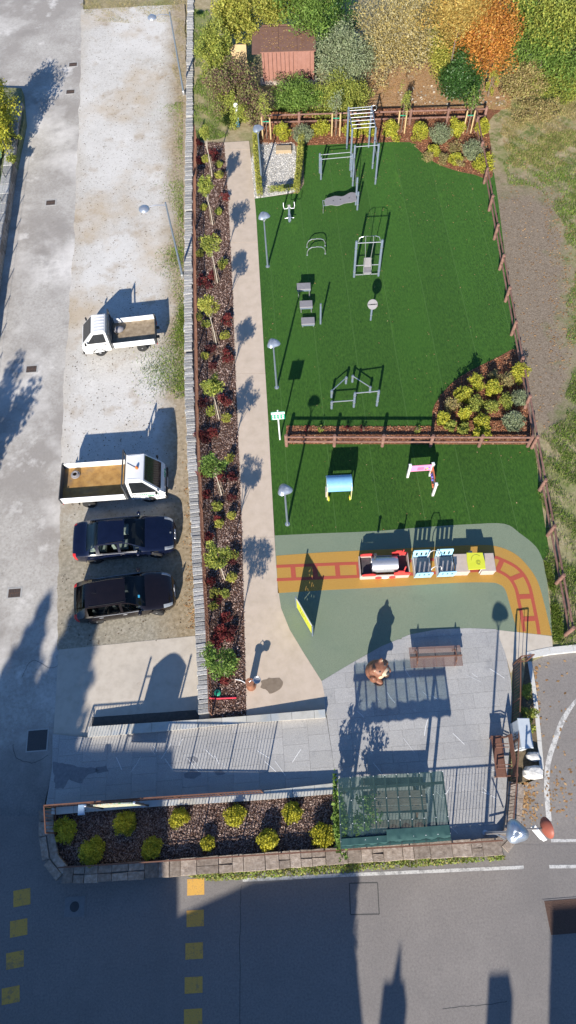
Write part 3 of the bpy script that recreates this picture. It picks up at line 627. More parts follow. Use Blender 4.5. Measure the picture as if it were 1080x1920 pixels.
# ================================================================== exercise area
gy = M('blue_grey_paint', [(.115, .145, .19), (.15, .185, .235)], 5, 4, .45, spec=.5)
board = M('grey_board', [(.2, .19, .2), (.25, .24, .25)], 8, 5, .7)
grp = 'exercise equipment on the artificial turf'
def gpost(t, x, y, h, r=.055):
    MB().lathe([(r, 0), (r, h-.02), (r*.8, h)], (x, y, 0), 12).build('post', gy, t, True)
    for z in (.35, h*.8): MB().lathe([(r+.012, z), (r+.012, z+.05)], (x, y, 0), 12).build('clamp', galv, t, True)
ox, oy = 5.28, 35.0
t = thing('climbing_rig', 'blue grey steel climbing rig with monkey bars, pull-up bars and a low side bar', 'gym rig', (ox, oy, .012), 0, grp)
for x, y, h in ((0, 2.55, 2.62), (1.33, 2.55, 2.6), (0, .65, 2.62), (1.33, .65, 2.6), (0, -.7, 2.6), (1.33, -.7, 2.58), (-1.82, .62, 1.28), (-1.8, .05, 1.46), (.0, .08, 1.5)): gpost(t, x, y, h)
for x in (.0, 1.33): MB().beam((x, .65, 2.5), (x, 2.55, 2.5), .05, .07).build('ladder_rail', gy, t)
for k in range(6): MB().tube([(0, .85+k*.31, 2.5), (1.33, .85+k*.31, 2.5)], .018, 6).build('rung', galv, t)
for a, b in (((0, -.7, 2.5), (1.33, -.7, 2.5)), ((1.33, -.7, 1.55), (1.33, .65, 1.55)), ((1.33, .65, 2.2), (1.33, -.7, 2.2)), ((-1.82, .62, 1.18), (0, .65, 1.18)), ((-1.8, .05, 1.32), (0, .08, 1.32)), ((0, 2.55, 2.55), (1.33, 2.55, 2.55)), ((0, .65, .5), (0, -.7, .5))): MB().tube([a, b], .02, 8).build('bar', galv, t, True)
MB().tube([(1.36+.14*math.cos(a*.35)+.12, 2.55, 2.45+.16*math.sin(a*.35)) for a in range(18)], .016, 6, True).build('hand_ring', galv, t, True)
MB().tube([(0, -.7, 1.9), (.03, -1.6, .9), (.04, -2.2, .3)], .018, 6).build('rope', dark, t)
t = thing('wave_bench', 'grey wavy sit-up board mounted on blue grey posts', 'gym bench', (5.3, 32.3, .012), 0, grp)
gpost(t, .02, 0, 1.2); gpost(t, -.02, .42, 1.8)
pr_ = [(-1.85+.1*i, .05*math.sin(i*.75)) for i in range(19)]
w = [.34+.05*math.cos(i*.75+1.2) for i in range(19)]; w[0] = .18; w[1] = .28; m = MB(); vs = []
for (x, z), ww, i in zip(pr_, w, range(19)): vs += [(x, .22-ww+.05*math.sin(i*.5), .48+i*.012), (x, .22+ww+.05*math.sin(i*.5), .48+i*.012)]
vs += [(a, b, c-.03) for a, b, c in vs]; n = 38
fs = [(2*i, 2*i+1, 2*i+3, 2*i+2)[::-1] for i in range(18)]+[(n+2*i, n+2*i+1, n+2*i+3, n+2*i+2) for i in range(18)]+[(2*i, 2*i+2, n+2*i+2, n+2*i) for i in range(18)]+[(2*i+1, n+2*i+1, n+2*i+3, 2*i+3) for i in range(18)]+[(0, n, n+1, 1), (36, 37, n+37, n+36)]
m.add(vs, fs).build('board', board, t)
for i in (5, 9, 14): MB().lathe([(.035, 0), (.035, .008)], (pr_[i][0], .24, .485+i*.012), 8).build('bolt', dark, t)
MB().tube([(-1.75, .0, .46), (-1.95, -.05, .5), (-1.95, -.05, 0)], .02, 6).tube([(-1.75, .4, .46), (-1.95, .3, .56), (-1.95, -.05, .5)], .02, 6).build('handle', galv, t)
p = G(543, 416); t = thing('hand_bike', 'grey hand bike on a post with looped handlebar near the pebble bed', 'gym machine', (p.x, p.y, .012), 0, grp)
gpost(t, 0, 0, 1.1, .06); MB().box((0, -.05, .35), (.16, .28, .3)).build('pedal_box', gy, t)
for s in (-1, 1):
    MB().tube([(0, 0, 1.02), (s*.12, -.05, .95), (s*.28, -.08, .97), (s*.31, 0, 1.1), (s*.3, .12, 1.22)], .02, 8).build('handlebar', white, t, True)
    MB().tube([(s*.05, -.05, .35), (s*.18, -.05, .3), (s*.26, -.05, .3)], .02, 6).build('pedal', galv, t)
MB().box((0, -.02, 1.1), (.14, .06, .12), 0, -.5).build('dial', board, t)
for (a, b, tp, lb) in (((575.6, 463), (609.7, 461.5), (592, 448), 'upper of two low steel arch bars on the lawn'), ((576, 478), (610, 476.5), (592, 463), 'lower of two low steel arch bars on the lawn')):
    p, q = G(*a, .012), G(*b, .012); h = hof(((a[0]+b[0])/2, (a[1]+b[1])/2), tp); c = (p+q)/2; r = (q-p).length/2
    t = thing('arch_bar', lb, 'gym bar', c, 0, 'low arch bars')
    pts = [(-r, 0, -.02), (-r*.98, 0, h*.45), (-r*.8, 0, h*.8), (-r*.5, 0, h*.97), (0, 0, h), (r*.5, 0, h*.97), (r*.8, 0, h*.8), (r*.98, 0, h*.45), (r, 0, -.02)]
    MB().tube(pts, .026, 8).build('bar', galv, t, True)
    for s in (-1, 1): MB().lathe([(.05, 0), (.05, .015)], (s*r, 0, 0), 10).build('flange', galv, t)
a, b = G(663.9, 519.4), G(709.4, 517.2)
t = thing('press_machine', 'blue grey press machine with two posts, swinging arms and a seat', 'gym machine', (a.x, a.y, .012), math.atan2(b.y-a.y, b.x-a.x), grp); w = (b-a).length
for x in (0, w): gpost(t, x, 0, 2.45, .065)
for z, r in ((2.32, .024), (.8, .022), (.14, .022)): MB().tube([(0, 0, z), (w, 0, z)], r, 8).build('cross_bar', galv, t, True)
MB().tube([(.1, .05, 2.35), (.15, .1, 2.55), (.35, .12, 2.62), (w-.35, .12, 2.62), (w-.15, .1, 2.55), (w-.1, .05, 2.35)], .018, 8).build('curved_bar', galv, t, True)
for x in (w*.35, w*.66): MB().tube([(x, .12, 2.6), (x+.01, .05, 2.2), (x+.06*(1 if x < w/2 else -1), -.02, 1.35), (x, -.1, .75), (x, -.22, .45), (x, -.05, .14)], .02, 8).build('swing_arm', galv, t, True)
MB().bbox((w*.5, .02, .98), (.4, .08, .62), .02).build('back_pad', board, t); MB().bbox((w*.5, -.2, .62), (.4, .42, .06), .02).build('seat', board, t)
for (x0, x1, y0, h, lb) in ((554, 580, 558, .62, 'tallest grey step platform, farthest of the three steps'), (559, 583.5, 586, .42, 'middle grey step platform of the three steps'), (562, 587.5, 613, .24, 'lowest grey step platform, nearest of the three steps')):
    p, q = G(x0+4, y0, .012), G(x1+2, y0-1, .012); t = thing('step_platform', lb, 'step', (p+q)/2, math.atan2(q.y-p.y, q.x-p.x), 'step platforms')
    w = (q-p).length*1.06; m = MB().bbox((0, .18, h), (w, .46, .05), .015); m.build('top', board, t)
    MB().box((0, -.03, h-.09), (w*.96, .02, .1)).build('apron', gy, t)
    for s in (-1, 1):
        for y in (0, .36): MB().tube([(s*w*.4, y, 0), (s*w*.4, y, h-.02)], .03, 8).build('leg', galv, t)
p = G(601, 607, .012); t = thing('slim_post', 'single slim steel post beside the three steps', 'post', p, 0, grp)
MB().lathe([(.05, 0), (.05, 1.44), (.035, 1.47)], n=12).build('pole', gy, t, True); MB().lathe([(.051, 1.38), (.051, 1.46)], n=12).build('cap', galv, t, True)
p = G(695, 600, .012); t = thing('balance_disc', 'round grey turning disc on a short post in the lawn', 'gym machine', p, 0, grp)
gpost(t, 0, 0, 1.15, .05)
dd = MB().lathe([(.25, -.02), (.26, 0), (.25, .02), (.0, .03)], n=28).build('disc', board, t, True); dd.location = (0, -.06, 1.22); dd.rotation_euler = (.9, 0, 0)
MB().tube([(-.1, 0, .05), (-.08, 0, .1), (.08, 0, .1), (.1, 0, .05)], .016, 6).build('grip', dark, dd); MB().box((0, 0, .032), (.46, .05, .01)).build('stripe', dark, dd)
px_ = dict(A=((621.7, 766), (622.5, 753.6)), B=((663.3, 763), (665.6, 738)), C=((706.4, 760.6), (709.7, 734)), D=((621.7, 745), (623, 732.8)), E=((648.6, 719), (650, 707.8)), F=((660.6, 716), (661, 705)), G=((693.3, 735.6), (694.4, 725.8)))
b0 = G(663, 745); t = thing('parallel_bars', 'set of low steel bars on blue grey posts above the middle fence', 'gym bars', (b0.x, b0.y, .012), 0, grp); tops = {}
for k, (b, tp) in px_.items():
    g = G(*b); h = hof(b, tp)*1.06; gpost(t, g.x-b0.x, g.y-b0.y, h, .06); tops[k] = Vector((g.x-b0.x, g.y-b0.y, h-.05))
for a, b in (('A', 'B'), ('B', 'C'), ('D', 'E'), ('F', 'G')):
    pa, pb = tops[a].copy(), tops[b].copy()
    if a == 'A': pb.z = pa.z
    MB().tube([pa, pb], .026, 8).build('bar', galv, t, True)
signg = M('sign_green', [(.02, .26, .15), (.03, .32, .19)], 8, 4, .5)
p = G(525, 824, .012); t = thing('green_sign', 'green and white information sign on a white post at the lawn edge', 'sign', p)
MB().tube([(0, 0, 0), (0, 0, 2.45)], .035, 10).build('post', white, t, True)
sp = MB().box((0, -.05, 2.12), (.62, .025, .6)).build('panel', signg, t); MB().box((0, -.066, 2.32), (.6, .006, .17)).build('header', white, sp)
m = MB()
for r in range(2):
    for c in range(4): m.box((-.22+c*.145, -.066, 2.13-r*.17), (.07, .005, .09)).box((-.22+c*.145, -.066, 2.06-r*.17), (.1, .005, .02))
m.box((0, -.066, 1.86), (.5, .005, .03)); m.build('pictograms', white, sp)

# ================================================================== playground
ply = 'playground equipment'
lblue = M('light_blue_panel', [(.30, .55, .68), (.36, .62, .74)], 6, 4, .5)
red = M('red_panel', [(.62, .05, .05), (.7, .07, .06)], 6, 4, .45)
cream = M('cream_panel', [(.42, .35, .31), (.5, .42, .37)], 6, 5, .6)
yell = M('yellow_panel', [(.55, .58, .04), (.62, .64, .06)], 6, 4, .5)
sky_b = M('sky_blue_roof', [(.16, .36, .56), (.2, .42, .62)], 6, 4, .45)
pale = M('pale_yellow_panel', [(.52, .5, .26), (.6, .57, .3)], 6, 4, .55)
pink = M('pink_panel', [(.72, .24, .42), (.78, .3, .48)], 6, 4, .5)
orng = M('orange_panel', [(.6, .15, .07), (.66, .19, .09)], 6, 4, .5)
purp = M('purple_balls', [(.13, .11, .42), (.18, .15, .5)], 6, 4, .4)
wpost = M('pale_post', [(.58, .55, .52), (.66, .63, .6)], 6, 5, .6)
seatm = M('dark_seat', [(.05, .045, .05), (.085, .08, .085)], 6, 4, .7)
c = G(636, 904, .95); t = thing('play_tunnel', 'small play house with a curved light blue roof on the lower lawn', 'play house', (c.x, c.y, .012), R(-2), ply); w = .54
for s, mt in ((-1, pale), (1, pale)):
    o = [(-.42, 0), (-.42, .75), (-.36, .98), (-.2, 1.12), (0, 1.16), (.2, 1.12), (.36, .98), (.42, .75), (.42, 0), (.2, 0), (.2, .45), (.1, .58), (-.1, .58), (-.2, .45), (-.2, 0)]
    MB().plate(o, (s*w, 0, 0), (0, 1, 0), (0, 0, 1), .03).build('side_panel', mt, t)
    q = MB().lathe([(.13, -.02), (.13, .02)], (s*(w-.06), -.4, .16), 14, 0, math.pi/2).build('wheel', yell, t); MB().lathe([(.05, -.035), (.05, .035)], (s*(w-.06), -.4, .16), 10, 0, math.pi/2).build('hub', orng, q)
MB().bbox((-w-.05, -.18, .4), (.05, .3, .5), .01).build('side_shelf', cream, t)
n = 14; vs = []
for i in range(n+1):
    a = math.pi*(.02+.96*i/n); vs += [(-w-.03, -.4*math.cos(a), .74+.4*math.sin(a)+.03), (w+.03, -.4*math.cos(a), .74+.4*math.sin(a)+.03)]
k = len(vs); vs += [(x, y*.96, z-.025) for x, y, z in vs]; fs = [(2*i, 2*i+1, 2*i+3, 2*i+2) for i in range(n)]+[(k+2*i, k+2*i+2, k+2*i+3, k+2*i+1) for i in range(n)]
for i in range(n): fs += [(2*i, 2*i+2, k+2*i+2, k+2*i), (2*i+1, k+2*i+1, k+2*i+3, 2*i+3)]
MB().add(vs, fs).build('roof', sky_b, t, True); MB().bbox((0, .2, .3), (w*2-.04, .3, .05), .01).build('seat', lblue, t)
A, Bq, Cq = G(763.8, 894.6), G(805.4, 891.7), G(811, 928.8); hh = 1.08
t = thing('pink_play_panel', 'pink play panel with a window and an orange side panel between pale posts', 'play panel', (A.x, A.y, .012), 0, ply)
for q in (A, Bq, Cq):
    MB().bbox((q.x-A.x, q.y-A.y, hh/2), (.1, .1, hh), .02).build('post', wpost, t); MB().bbox((q.x-A.x, q.y-A.y, hh+.03), (.13, .13, .06), .02).build('post_cap', white, t)
d = (Bq-A); L = d.length; d.normalize()
def framed(o, ax, L, z0, z1, hole, mt, t, nm):             # panel with a rectangular opening: four boards joined
    u0, u1, v0, v1 = hole; m = MB()
    for a in ([(0, z0), (u0, z0), (u0, z1), (0, z1)], [(u1, z0), (L, z0), (L, z1), (u1, z1)], [(u0, z0), (u1, z0), (u1, v0), (u0, v0)], [(u0, v1), (u1, v1), (u1, z1), (u0, z1)]): m.plate(a, o, ax, (0, 0, 1), .03)
    return m.build(nm, mt, t)
pn = framed((0, 0, 0), d, L, .52, 1.02, (.36, .66, .6, .88), pink, t, 'panel')
MB().plate([(.36, .6), (.66, .6), (.66, .88), (.36, .88)], Vector((0, 0, 0))+Vector((d.y, -d.x, 0))*-.01, d, (0, 0, 1), .008).build('window', M('pink_dark', [(.5, .13, .27), (.55, .16, .3)], 5), pn)
for i, mt in enumerate((orng, yell, purp)): MB().lathe([(.035, -.02), (.035, .02)], d*(.74+.07*i)+Vector((d.y, -d.x, 0))*.03+Vector((0, 0, .68+.08*i)), 10, math.pi/2, 0, 0).build('knob', mt, pn)
d2 = Cq-Bq; L2 = d2.length; d2.normalize()
p2 = framed(Bq-A, d2, L2, .25, .98, (.14, L2-.14, .36, .86), orng, t, 'side_panel')
MB().plate([(.14, .36), (L2-.14, .36), (L2-.14, .86), (.14, .86)], Bq-A+Vector((.012, 0, 0)), d2, (0, 0, 1), .01).build('back_board', M('teal_board', [(.12, .16, .17), (.16, .2, .21)], 5), p2)
for i in range(3): MB().lathe([(.0, -.06), (.05, -.04), (.065, 0), (.05, .04), (0, .06)], (Bq-A)+d2*(.28+.13*i)+Vector((-.03, 0, .58+.05*(i % 2))), 10).build('ball', purp, p2, True)
for i in range(2): MB().lathe([(.0, -.05), (.045, -.03), (.055, 0), (.045, .03), (0, .05)], (Bq-A)+d2*(.75+.1*i)+Vector((-.03, 0, .5)), 10).build('ball', orng, p2, True)

# play train: locomotive, blue wagon, table wagon
c = G(721, 1062, .3); t = thing('play_locomotive', 'red and cream play locomotive with a steel tube boiler on the painted track', 'play train', (c.x, c.y, .026), R(-2), ply)
for s in (-1, 1):
    y = s*.44
    MB().plate([(-1.08, 0), (1.0, 0), (1.02, .38), (-1.1, .42)], (0, y, 0), (1, 0, 0), (0, 0, 1), .035).build('side_panel', cream, t)
    MB().plate([(.35, .385), (1.0, .385), (1.03, .62), (.78, .66), (.76, .82), (.52, .86), (.45, .7), (.32, .66)], (0, y*1.05, 0), (1, 0, 0), (0, 0, 1), .04).build('cab_panel', red, t)
    MB().plate([(-1.0, .425), (-.45, .425), (-.42, .55), (-.55, .64), (-.9, .62), (-1.02, .55)], (0, y*1.05, 0), (1, 0, 0), (0, 0, 1), .04).build('front_panel', red, t)
    for x in (-.3, 0, .3): q = MB().lathe([(.14, -.015), (.14, .015)], (x, y*1.06, .16), 16, math.pi/2).build('wheel', red if x else white, t)
    MB().tube([(.75, y*.9, .75), (.78, y*.85, 1.12)], .03, 6).build('cab_post', red, t)
n = 20; m = MB()
prof = [(.30, -.56), (.33, -.55), (.33, .55), (.30, .56), (.27, .55), (.27, -.55), (.30, -.56)]
ri_ = M('galvanised_tube', [(.42, .43, .45), (.55, .56, .58), (.48, .49, .51)], 10, 6, .4, metal=.7)
vs = []
for r, x in prof: vs += [(x-.02, r*math.cos(2*math.pi*k/n), .5+r*math.sin(2*math.pi*k/n)) for k in range(n)]
m.add(vs, [(i*n+k, i*n+(k+1) % n, (i+1)*n+(k+1) % n, (i+1)*n+k) for i in range(6) for k in range(n)]).build('boiler', ri_, t, True)
MB().box((-.8, 0, .32), (.4, .8, .04)).build('seat', seatm, t); MB().box((.76, 0, .32), (.42, .8, .04)).build('seat', seatm, t); MB().box((.98, 0, .42), (.03, .82, .55)).build('rear_board', cream, t)
MB().box((-1.08, 0, .28), (.03, .84, .5)).build('front_board', cream, t)
MB().lathe([(.05, .0), (.05, .32), (.07, .33), (.07, .38)], (-.45, .2, .8), 10).build('chimney', dark, t, True)
c = G(812, 1062, .3); t = thing('blue_wagon', 'light blue slatted play wagon with two seats and hoop handles on the track', 'play train', (c.x, c.y, .026), R(-2), ply)
for x in (-.49, .49):
    for s in (-1, 1):
        m = MB(); lean = Vector((0, s*.12, 1)).normalized(); o = (x, s*.42, .12)
        for a in ([(-.36, 0), (.36, 0), (.36, .34), (-.36, .34)], [(-.38, .62), (.38, .62), (.34, .8), (-.34, .8)]): m.plate(a, o, (1, 0, 0), lean, .03)
        for k in range(4): u = -.36+k*.198; m.plate([(u, .34), (u+.125, .34), (u+.125, .62), (u, .62)], o, (1, 0, 0), lean, .03)
        m.build('slatted_panel', lblue, t)
    MB().box((x, 0, .34), (.66, .78, .05)).build('seat', board, t)
    for s in (-1, 1): MB().box((x+s*.34, 0, .22), (.03, .8, .42)).build('end_board', wpost, t)
for s in (-1, 1): MB().tube([(-.22, s*.36, .5), (-.2, s*.36, 1.05), (-.12, s*.36, 1.18), (.12, s*.36, 1.18), (.2, s*.36, 1.05), (.22, s*.36, .5)], .022, 8).build('hoop_handle', wpost, t, True)
c = G(888, 1058, .3); t = thing('table_wagon', 'low cream play wagon with a bright yellow table plate on the track', 'play train', (c.x, c.y, .026), R(-3), ply)
for s in (-1, 1):
    MB().bbox((s*.55, 0, .46), (.62, .84, .05), .015).build('seat', cream, t)
    for y in (-.38, .38): MB().plate([(-.28, 0), (.28, 0), (.31, .43), (-.31, .43)], (s*.55, y, 0), (1, 0, 0), (0, 0, 1), .03).build('side_panel', cream, t)
MB().bbox((-.12, .46, .3), (.14, .12, .5), .01).build('back_post', cream, t)
tp = MB().plate([(-.36, -.38), (.36, -.36), (.37, .0), (.33, .36), (-.34, .38), (-.37, .05)], (0, -.02, .7), (1, 0, 0), (0, 1, 0), .05).build('table', yell, t)
dk = M('dark_green_print', [(.16, .18, .03), (.2, .22, .04)], 5)
MB().tube([(.03+.22*math.cos(a*.2), .02+.24*math.sin(a*.2), .727) for a in range(4, 17)], .008, 4).build('print_arc', dk, tp)
MB().tube([(.1+(.03+.004*a)*math.cos(a*.55), -.08+(.03+.004*a)*math.sin(a*.55), .727) for a in range(0, 22)], .009, 4).build('print_spiral', dk, tp)
for s in (-1, 1): MB().tube([(s*.25, -.3, 0), (s*.25, -.3, .68)], .025, 6).build('leg', wpost, t); MB().tube([(s*.25, .3, 0), (s*.25, .3, .68)], .025, 6).build('leg', wpost, t)

# perforated yellow panel
a, b = G(556, 1139), G(586, 1192); d = b-a; L = d.length; d.normalize(); t = thing('yellow_play_panel', 'tall yellow perforated play panel standing on the green rubber', 'play panel', (a.x, a.y, .018), 0, ply)
m = MB(); nu, nv = 22, 18; u0, u1, v0, v1 = .06, L-.06, .18, 1.28; r_ = random.Random(4); holes = set()
while len(holes) < 22: holes.add((r_.randint(5, 16), r_.randint(3, 15)))
for th in (-.012, .012):
    nn = Vector((d.y, -d.x, 0))*th
    for i in range(nu):
        for j in range(nv):
            if (i, j) in holes: continue
            c4 = [d*(u0+(u1-u0)*(i+p)/nu)+Vector((0, 0, v0+(v1-v0)*(j+q)/nv))+nn for p, q in ((0, 0), (1, 0), (1, 1), (0, 1))]; m.add(c4, [(0, 1, 2, 3) if th > 0 else (3, 2, 1, 0)])
pn = m.build('panel', yell, t); MB().beam(d*u0+Vector((0, 0, v1)), d*u1+Vector((0, 0, v1)), .03, .02).build('top_edge', wpost, t)
for u in (0, L): MB().tube([d*u, d*u+Vector((0, 0, 1.36))], .035, 8).build('post', gy, t, True)
m = MB(); nn = Vector((d.y, -d.x, 0))*-.02
for i in range(26):
    u, v = r_.uniform(.25, L-.25), r_.uniform(.35, 1.1); m.plate([(0, -.03), (.03, 0), (0, .03), (-.03, 0)], d*u+Vector((0, 0, v))+nn, d, (0, 0, 1), .006)
m.build('decals', white, pn)

# ================================================================== terrace
zc = 2.33; k4 = [G(635, 1460, zc), G(829, 1447, zc), G(845, 1576, zc), G(640, 1592, zc)]      # canopy corners NW NE SE SW
cc = sum(k4, Vector())/4; t = thing('pergola', 'pergola with a green shade net roof over the picnic table', 'pergola', (cc.x, cc.y, .022)); o = t.location
wood = M('grey_wood', [(.13, .1, .085), (.19, .15, .13), (.26, .21, .185)], 6, 7, .85, .3, 50, stretch=(1, 4, 1))
greyst = M('pergola_steel', [(.07, .09, .1), (.1, .12, .13)], 5, 4, .6)
bl = lambda u, v, z=0: (k4[0].lerp(k4[1], u)).lerp(k4[3].lerp(k4[2], u), v)+Vector((0, 0, z))
for u in (.07, .9):
    for v in (.16, .86): q = bl(u, v); MB().box((q.x, q.y, zc/2-.04), (.1, .1, zc-.12)).build('post', greyst, t, off=o)
for v in (.16, .86): MB().beam(bl(-.01, v, -.08), bl(1.01, v, -.08), .09, .12).build('beam', greyst, t, off=o)
for k in range(10): MB().beam(bl(k/9, 0, -.01), bl(k/9, 1, -.01), .05, .05).build('purlin', greyst, t, off=o)
nm, nt_, N, L, B = _nt('shade_net'); B.inputs['Base Color'].default_value = (.022, .062, .06, 1); B.inputs['Roughness'].default_value = .8
wv = N.new('ShaderNodeTexNoise'); wv.inputs['Scale'].default_value = 3; geo = N.new('ShaderNodeNewGeometry'); L.new(geo.outputs['Position'], wv.inputs['Vector'])
tr = N.new('ShaderNodeBsdfTransparent'); tr.inputs[0].default_value = (.7, .82, .8, 1); mx = N.new('ShaderNodeMixShader'); L.new(_range(N, L, wv.outputs['Fac'], .3, .7, .4, .56), mx.inputs[0])
L.new(tr.outputs[0], mx.inputs[1]); L.new(B.outputs[0], mx.inputs[2]); L.new(mx.outputs[0], N['Material Output'].inputs[0])
def net(u0, u1, v0, v1, z, nu, nv, name):
    vs = []; 
    for j in range(nv+1):
        for i in range(nu+1):
            u, v = u0+(u1-u0)*i/nu, v0+(v1-v0)*j/nv; sag = -.05*abs(math.sin(u*9*math.pi))*(1 if 0 < j < nv else .3); q = bl(u, v, z+sag+random.uniform(-.008, .008)); vs.append(q)
    return MB().add(vs, [(j*(nu+1)+i, (j+1)*(nu+1)+i, (j+1)*(nu+1)+i+1, j*(nu+1)+i+1) for j in range(nv) for i in range(nu)]).build(name, nm, t, True, off=o)
net(-.005, 1.005, -.01, 1.0, .045, 36, 10, 'shade_net')
hem = M('net_hem', [(.02, .062, .06), (.035, .09, .085)], 5, 5, .8)
for u0, u1, v0, v1, z in ((0, .42, .86, 1.0, .06), (.42, 1.0, .78, 1.0, .07)):
    vs = []; nu = 20
    for j in range(4):
        for i in range(nu+1): u = u0+(u1-u0)*i/nu; vs.append(bl(u, v0+(v1-v0)*j/3, z-(.0 if j < 3 else .12)+.02*math.sin(i*1.3+j)))
    MB().add(vs, [(j*(nu+1)+i, (j+1)*(nu+1)+i, (j+1)*(nu+1)+i+1, j*(nu+1)+i+1) for j in range(3) for i in range(nu)]).build('net_fold', hem, t, True, off=o)
for v in (0, .33, .66, .9):
    for k in range(10): q = bl(k/9, v, .06); MB().lathe([(.014, 0), (.014, .012)], q-o, 6).build('net_clip', white, t)
# picnic table under it
p = G(736, 1505, .02); t = thing('picnic_table', 'brown picnic table with two benches under the green net', 'table', p, R(-3))
for y in (-.26, 0, .26): MB().bbox((0, y, .74), (2.3, .24, .05), .01).build('table_board', wood, t)
for s in (-1, 1):
    MB().bbox((0, s*.72, .44), (2.3, .26, .05), .01).build('bench_board', wood, t)
    m = MB(); x = s*.8; m.beam((x, -.35, .7), (x, -.72, 0), .07).beam((x, .35, .7), (x, .72, 0), .07).beam((x, -.85, .38), (x, .85, .38), .06); m.build('trestle', brown, t)
# mesh bench
p = G(814, 1236, .02); t = thing('mesh_bench', 'wide reddish brown mesh bench on the terrace beside the bear', 'bench', p, R(-2))
meshm = M('brown_mesh', [(.16, .10, .085), (.24, .16, .135)], 40, 3, .7); m = MB()
for s in (-1, 1):
    for k in range(2):
        f = MB(); X0 = -1.04+k*1.04
        for y in (.02, .40): f.beam((X0, s*y if s > 0 else -y, .45), (X0+1.02, s*y, .45), .022)
        for x in (X0, X0+1.02): f.beam((x, s*.02, .45), (x, s*.40, .45), .022)
        for q in range(1, 26): f.beam((X0+q*.0395, s*.03, .45), (X0+q*.0395, s*.39, .45), .018, .01)
        for q in range(1, 10): f.beam((X0+.01, s*(.02+q*.038), .452), (X0+1.01, s*(.02+q*.038), .452), .016, .01)
        f.build('seat_mesh', meshm, t)
MB().beam((-1.05, 0, .5), (1.05, 0, .5), .04, .05).build('spine', brown, t)
for x in (-.78, .78):
    MB().tube([(x, -.3, 0), (x, -.3, .4), (x, .3, .4), (x, .3, 0)], .028, 8).build('leg_frame', brown, t, True); MB().tube([(x, -.25, .46), (x, -.2, .66), (x, .2, .66), (x, .25, .46)], .02, 8).build('arm_loop', brown, t, True)
# brown bench with back at the railing
p = G(938, 1420, .02); t = thing('park_bench', 'brown steel bench with backrest and armrests against the railing', 'bench', p, R(-93))
bb = M('bench_brown', [(.14, .065, .045), (.19, .095, .065)], 8, 5, .6)
MB().bbox((0, -.18, .45), (1.5, .36, .05), .015).build('seat', bb, t); MB().bbox((0, .02, .45), (1.5, .02, .05), .005).build('seat_edge', bb, t)
MB().box((0, .3, .72), (1.5, .035, .28), 0, -.2).build('backrest', bb, t)
for x in (-.42, .32): MB().tube([(x, -.3, .46), (x, -.3, .66), (x, -.02, .68), (x, .22, .62)], .018, 6).tube([(x+.12, -.3, .46), (x+.12, -.3, .66), (x+.12, -.02, .68), (x+.12, .22, .62)], .018, 6).tube([(x, -.3, .66), (x+.12, -.3, .66)], .018, 6).build('armrest', bb, t)
for x in (-.7, .7): MB().beam((x, -.3, 0), (x, -.3, .43), .05).beam((x, .15, 0), (x, .33, .85), .05).beam((x, -.3, .42), (x, .2, .42), .04).build('leg', bb, t)
# bear statue: one carved body, remeshed into a single skin
def ell(m, c, r, n=14, k=9):
    vs = []; 
    for j in range(k+1):
        a = math.pi*j/k
        for i in range(n): b = 2*math.pi*i/n; vs.append((c[0]+r[0]*math.sin(a)*math.cos(b), c[1]+r[1]*math.sin(a)*math.sin(b), c[2]-r[2]*math.cos(a)))
    m.add(vs, [(j*n+i, j*n+(i+1) % n, (j+1)*n+(i+1) % n, (j+1)*n+i) for j in range(k) for i in range(n)])
bw = M('carved_brown', [(0.136, 0.0522, 0.0287), (0.23, 0.0997, 0.0575), (0.289, 0.142, 0.092)], 5, 7, .5, .15, 30, spec=.4)
bc = M('carved_cream', [(.5, .38, .25), (.6, .48, .34)], 6, 5, .55)
p = G(703, 1262, .02); t = thing('bear_statue', 'carved brown bear statue with cream muzzle standing on the terrace edge', 'statue', p, R(48)); t.scale = (1.22, 1.22, .92); m = MB()
for c, r in (((0, .02, .5), (.36, .33, .46)), ((0, 0, .85), (.31, .28, .36)), ((0, -.03, 1.12), (.19, .18, .16)), ((0, -.08, 1.32), (.29, .27, .25)), ((-.2, .02, 1.53), (.085, .06, .09)), ((.2, .02, 1.53), (.085, .06, .09)), ((-.17, -.2, .1), (.16, .25, .14)), ((.17, -.2, .1), (.16, .25, .14)), ((-.33, -.1, .8), (.11, .13, .28)), ((.33, -.1, .8), (.11, .13, .28)), ((-.24, -.28, .62), (.1, .15, .1)), ((.24, -.28, .62), (.1, .15, .1))): ell(m, c, r)
ob = m.build('body', bw, t, True); md = ob.modifiers.new('skin', 'REMESH'); md.mode = 'VOXEL'; md.voxel_size = .028; md.use_smooth_shade = True; sm = ob.modifiers.new('soft', 'SMOOTH'); sm.iterations = 6
m = MB(); ell(m, (0, -.26, 1.36), (.17, .17, .13)); mz = m.build('muzzle', bc, t, True); m = MB(); ell(m, (0, -.39, 1.43), (.075, .06, .055)); m.build('nose', dark, mz, True)
m = MB(); ell(m, (0, -.22, .72), (.2, .12, .32)); m.build('belly', bc, t, True)
for s in (-1, 1): m = MB(); ell(m, (s*.13, -.17, 1.52), (.035, .03, .035), 10, 6); m.build('eye', dark, t, True); m = MB(); ell(m, (s*.2, -.02, 1.53), (.05, .03, .055), 10, 6); m.build('inner_ear', bc, t, True)
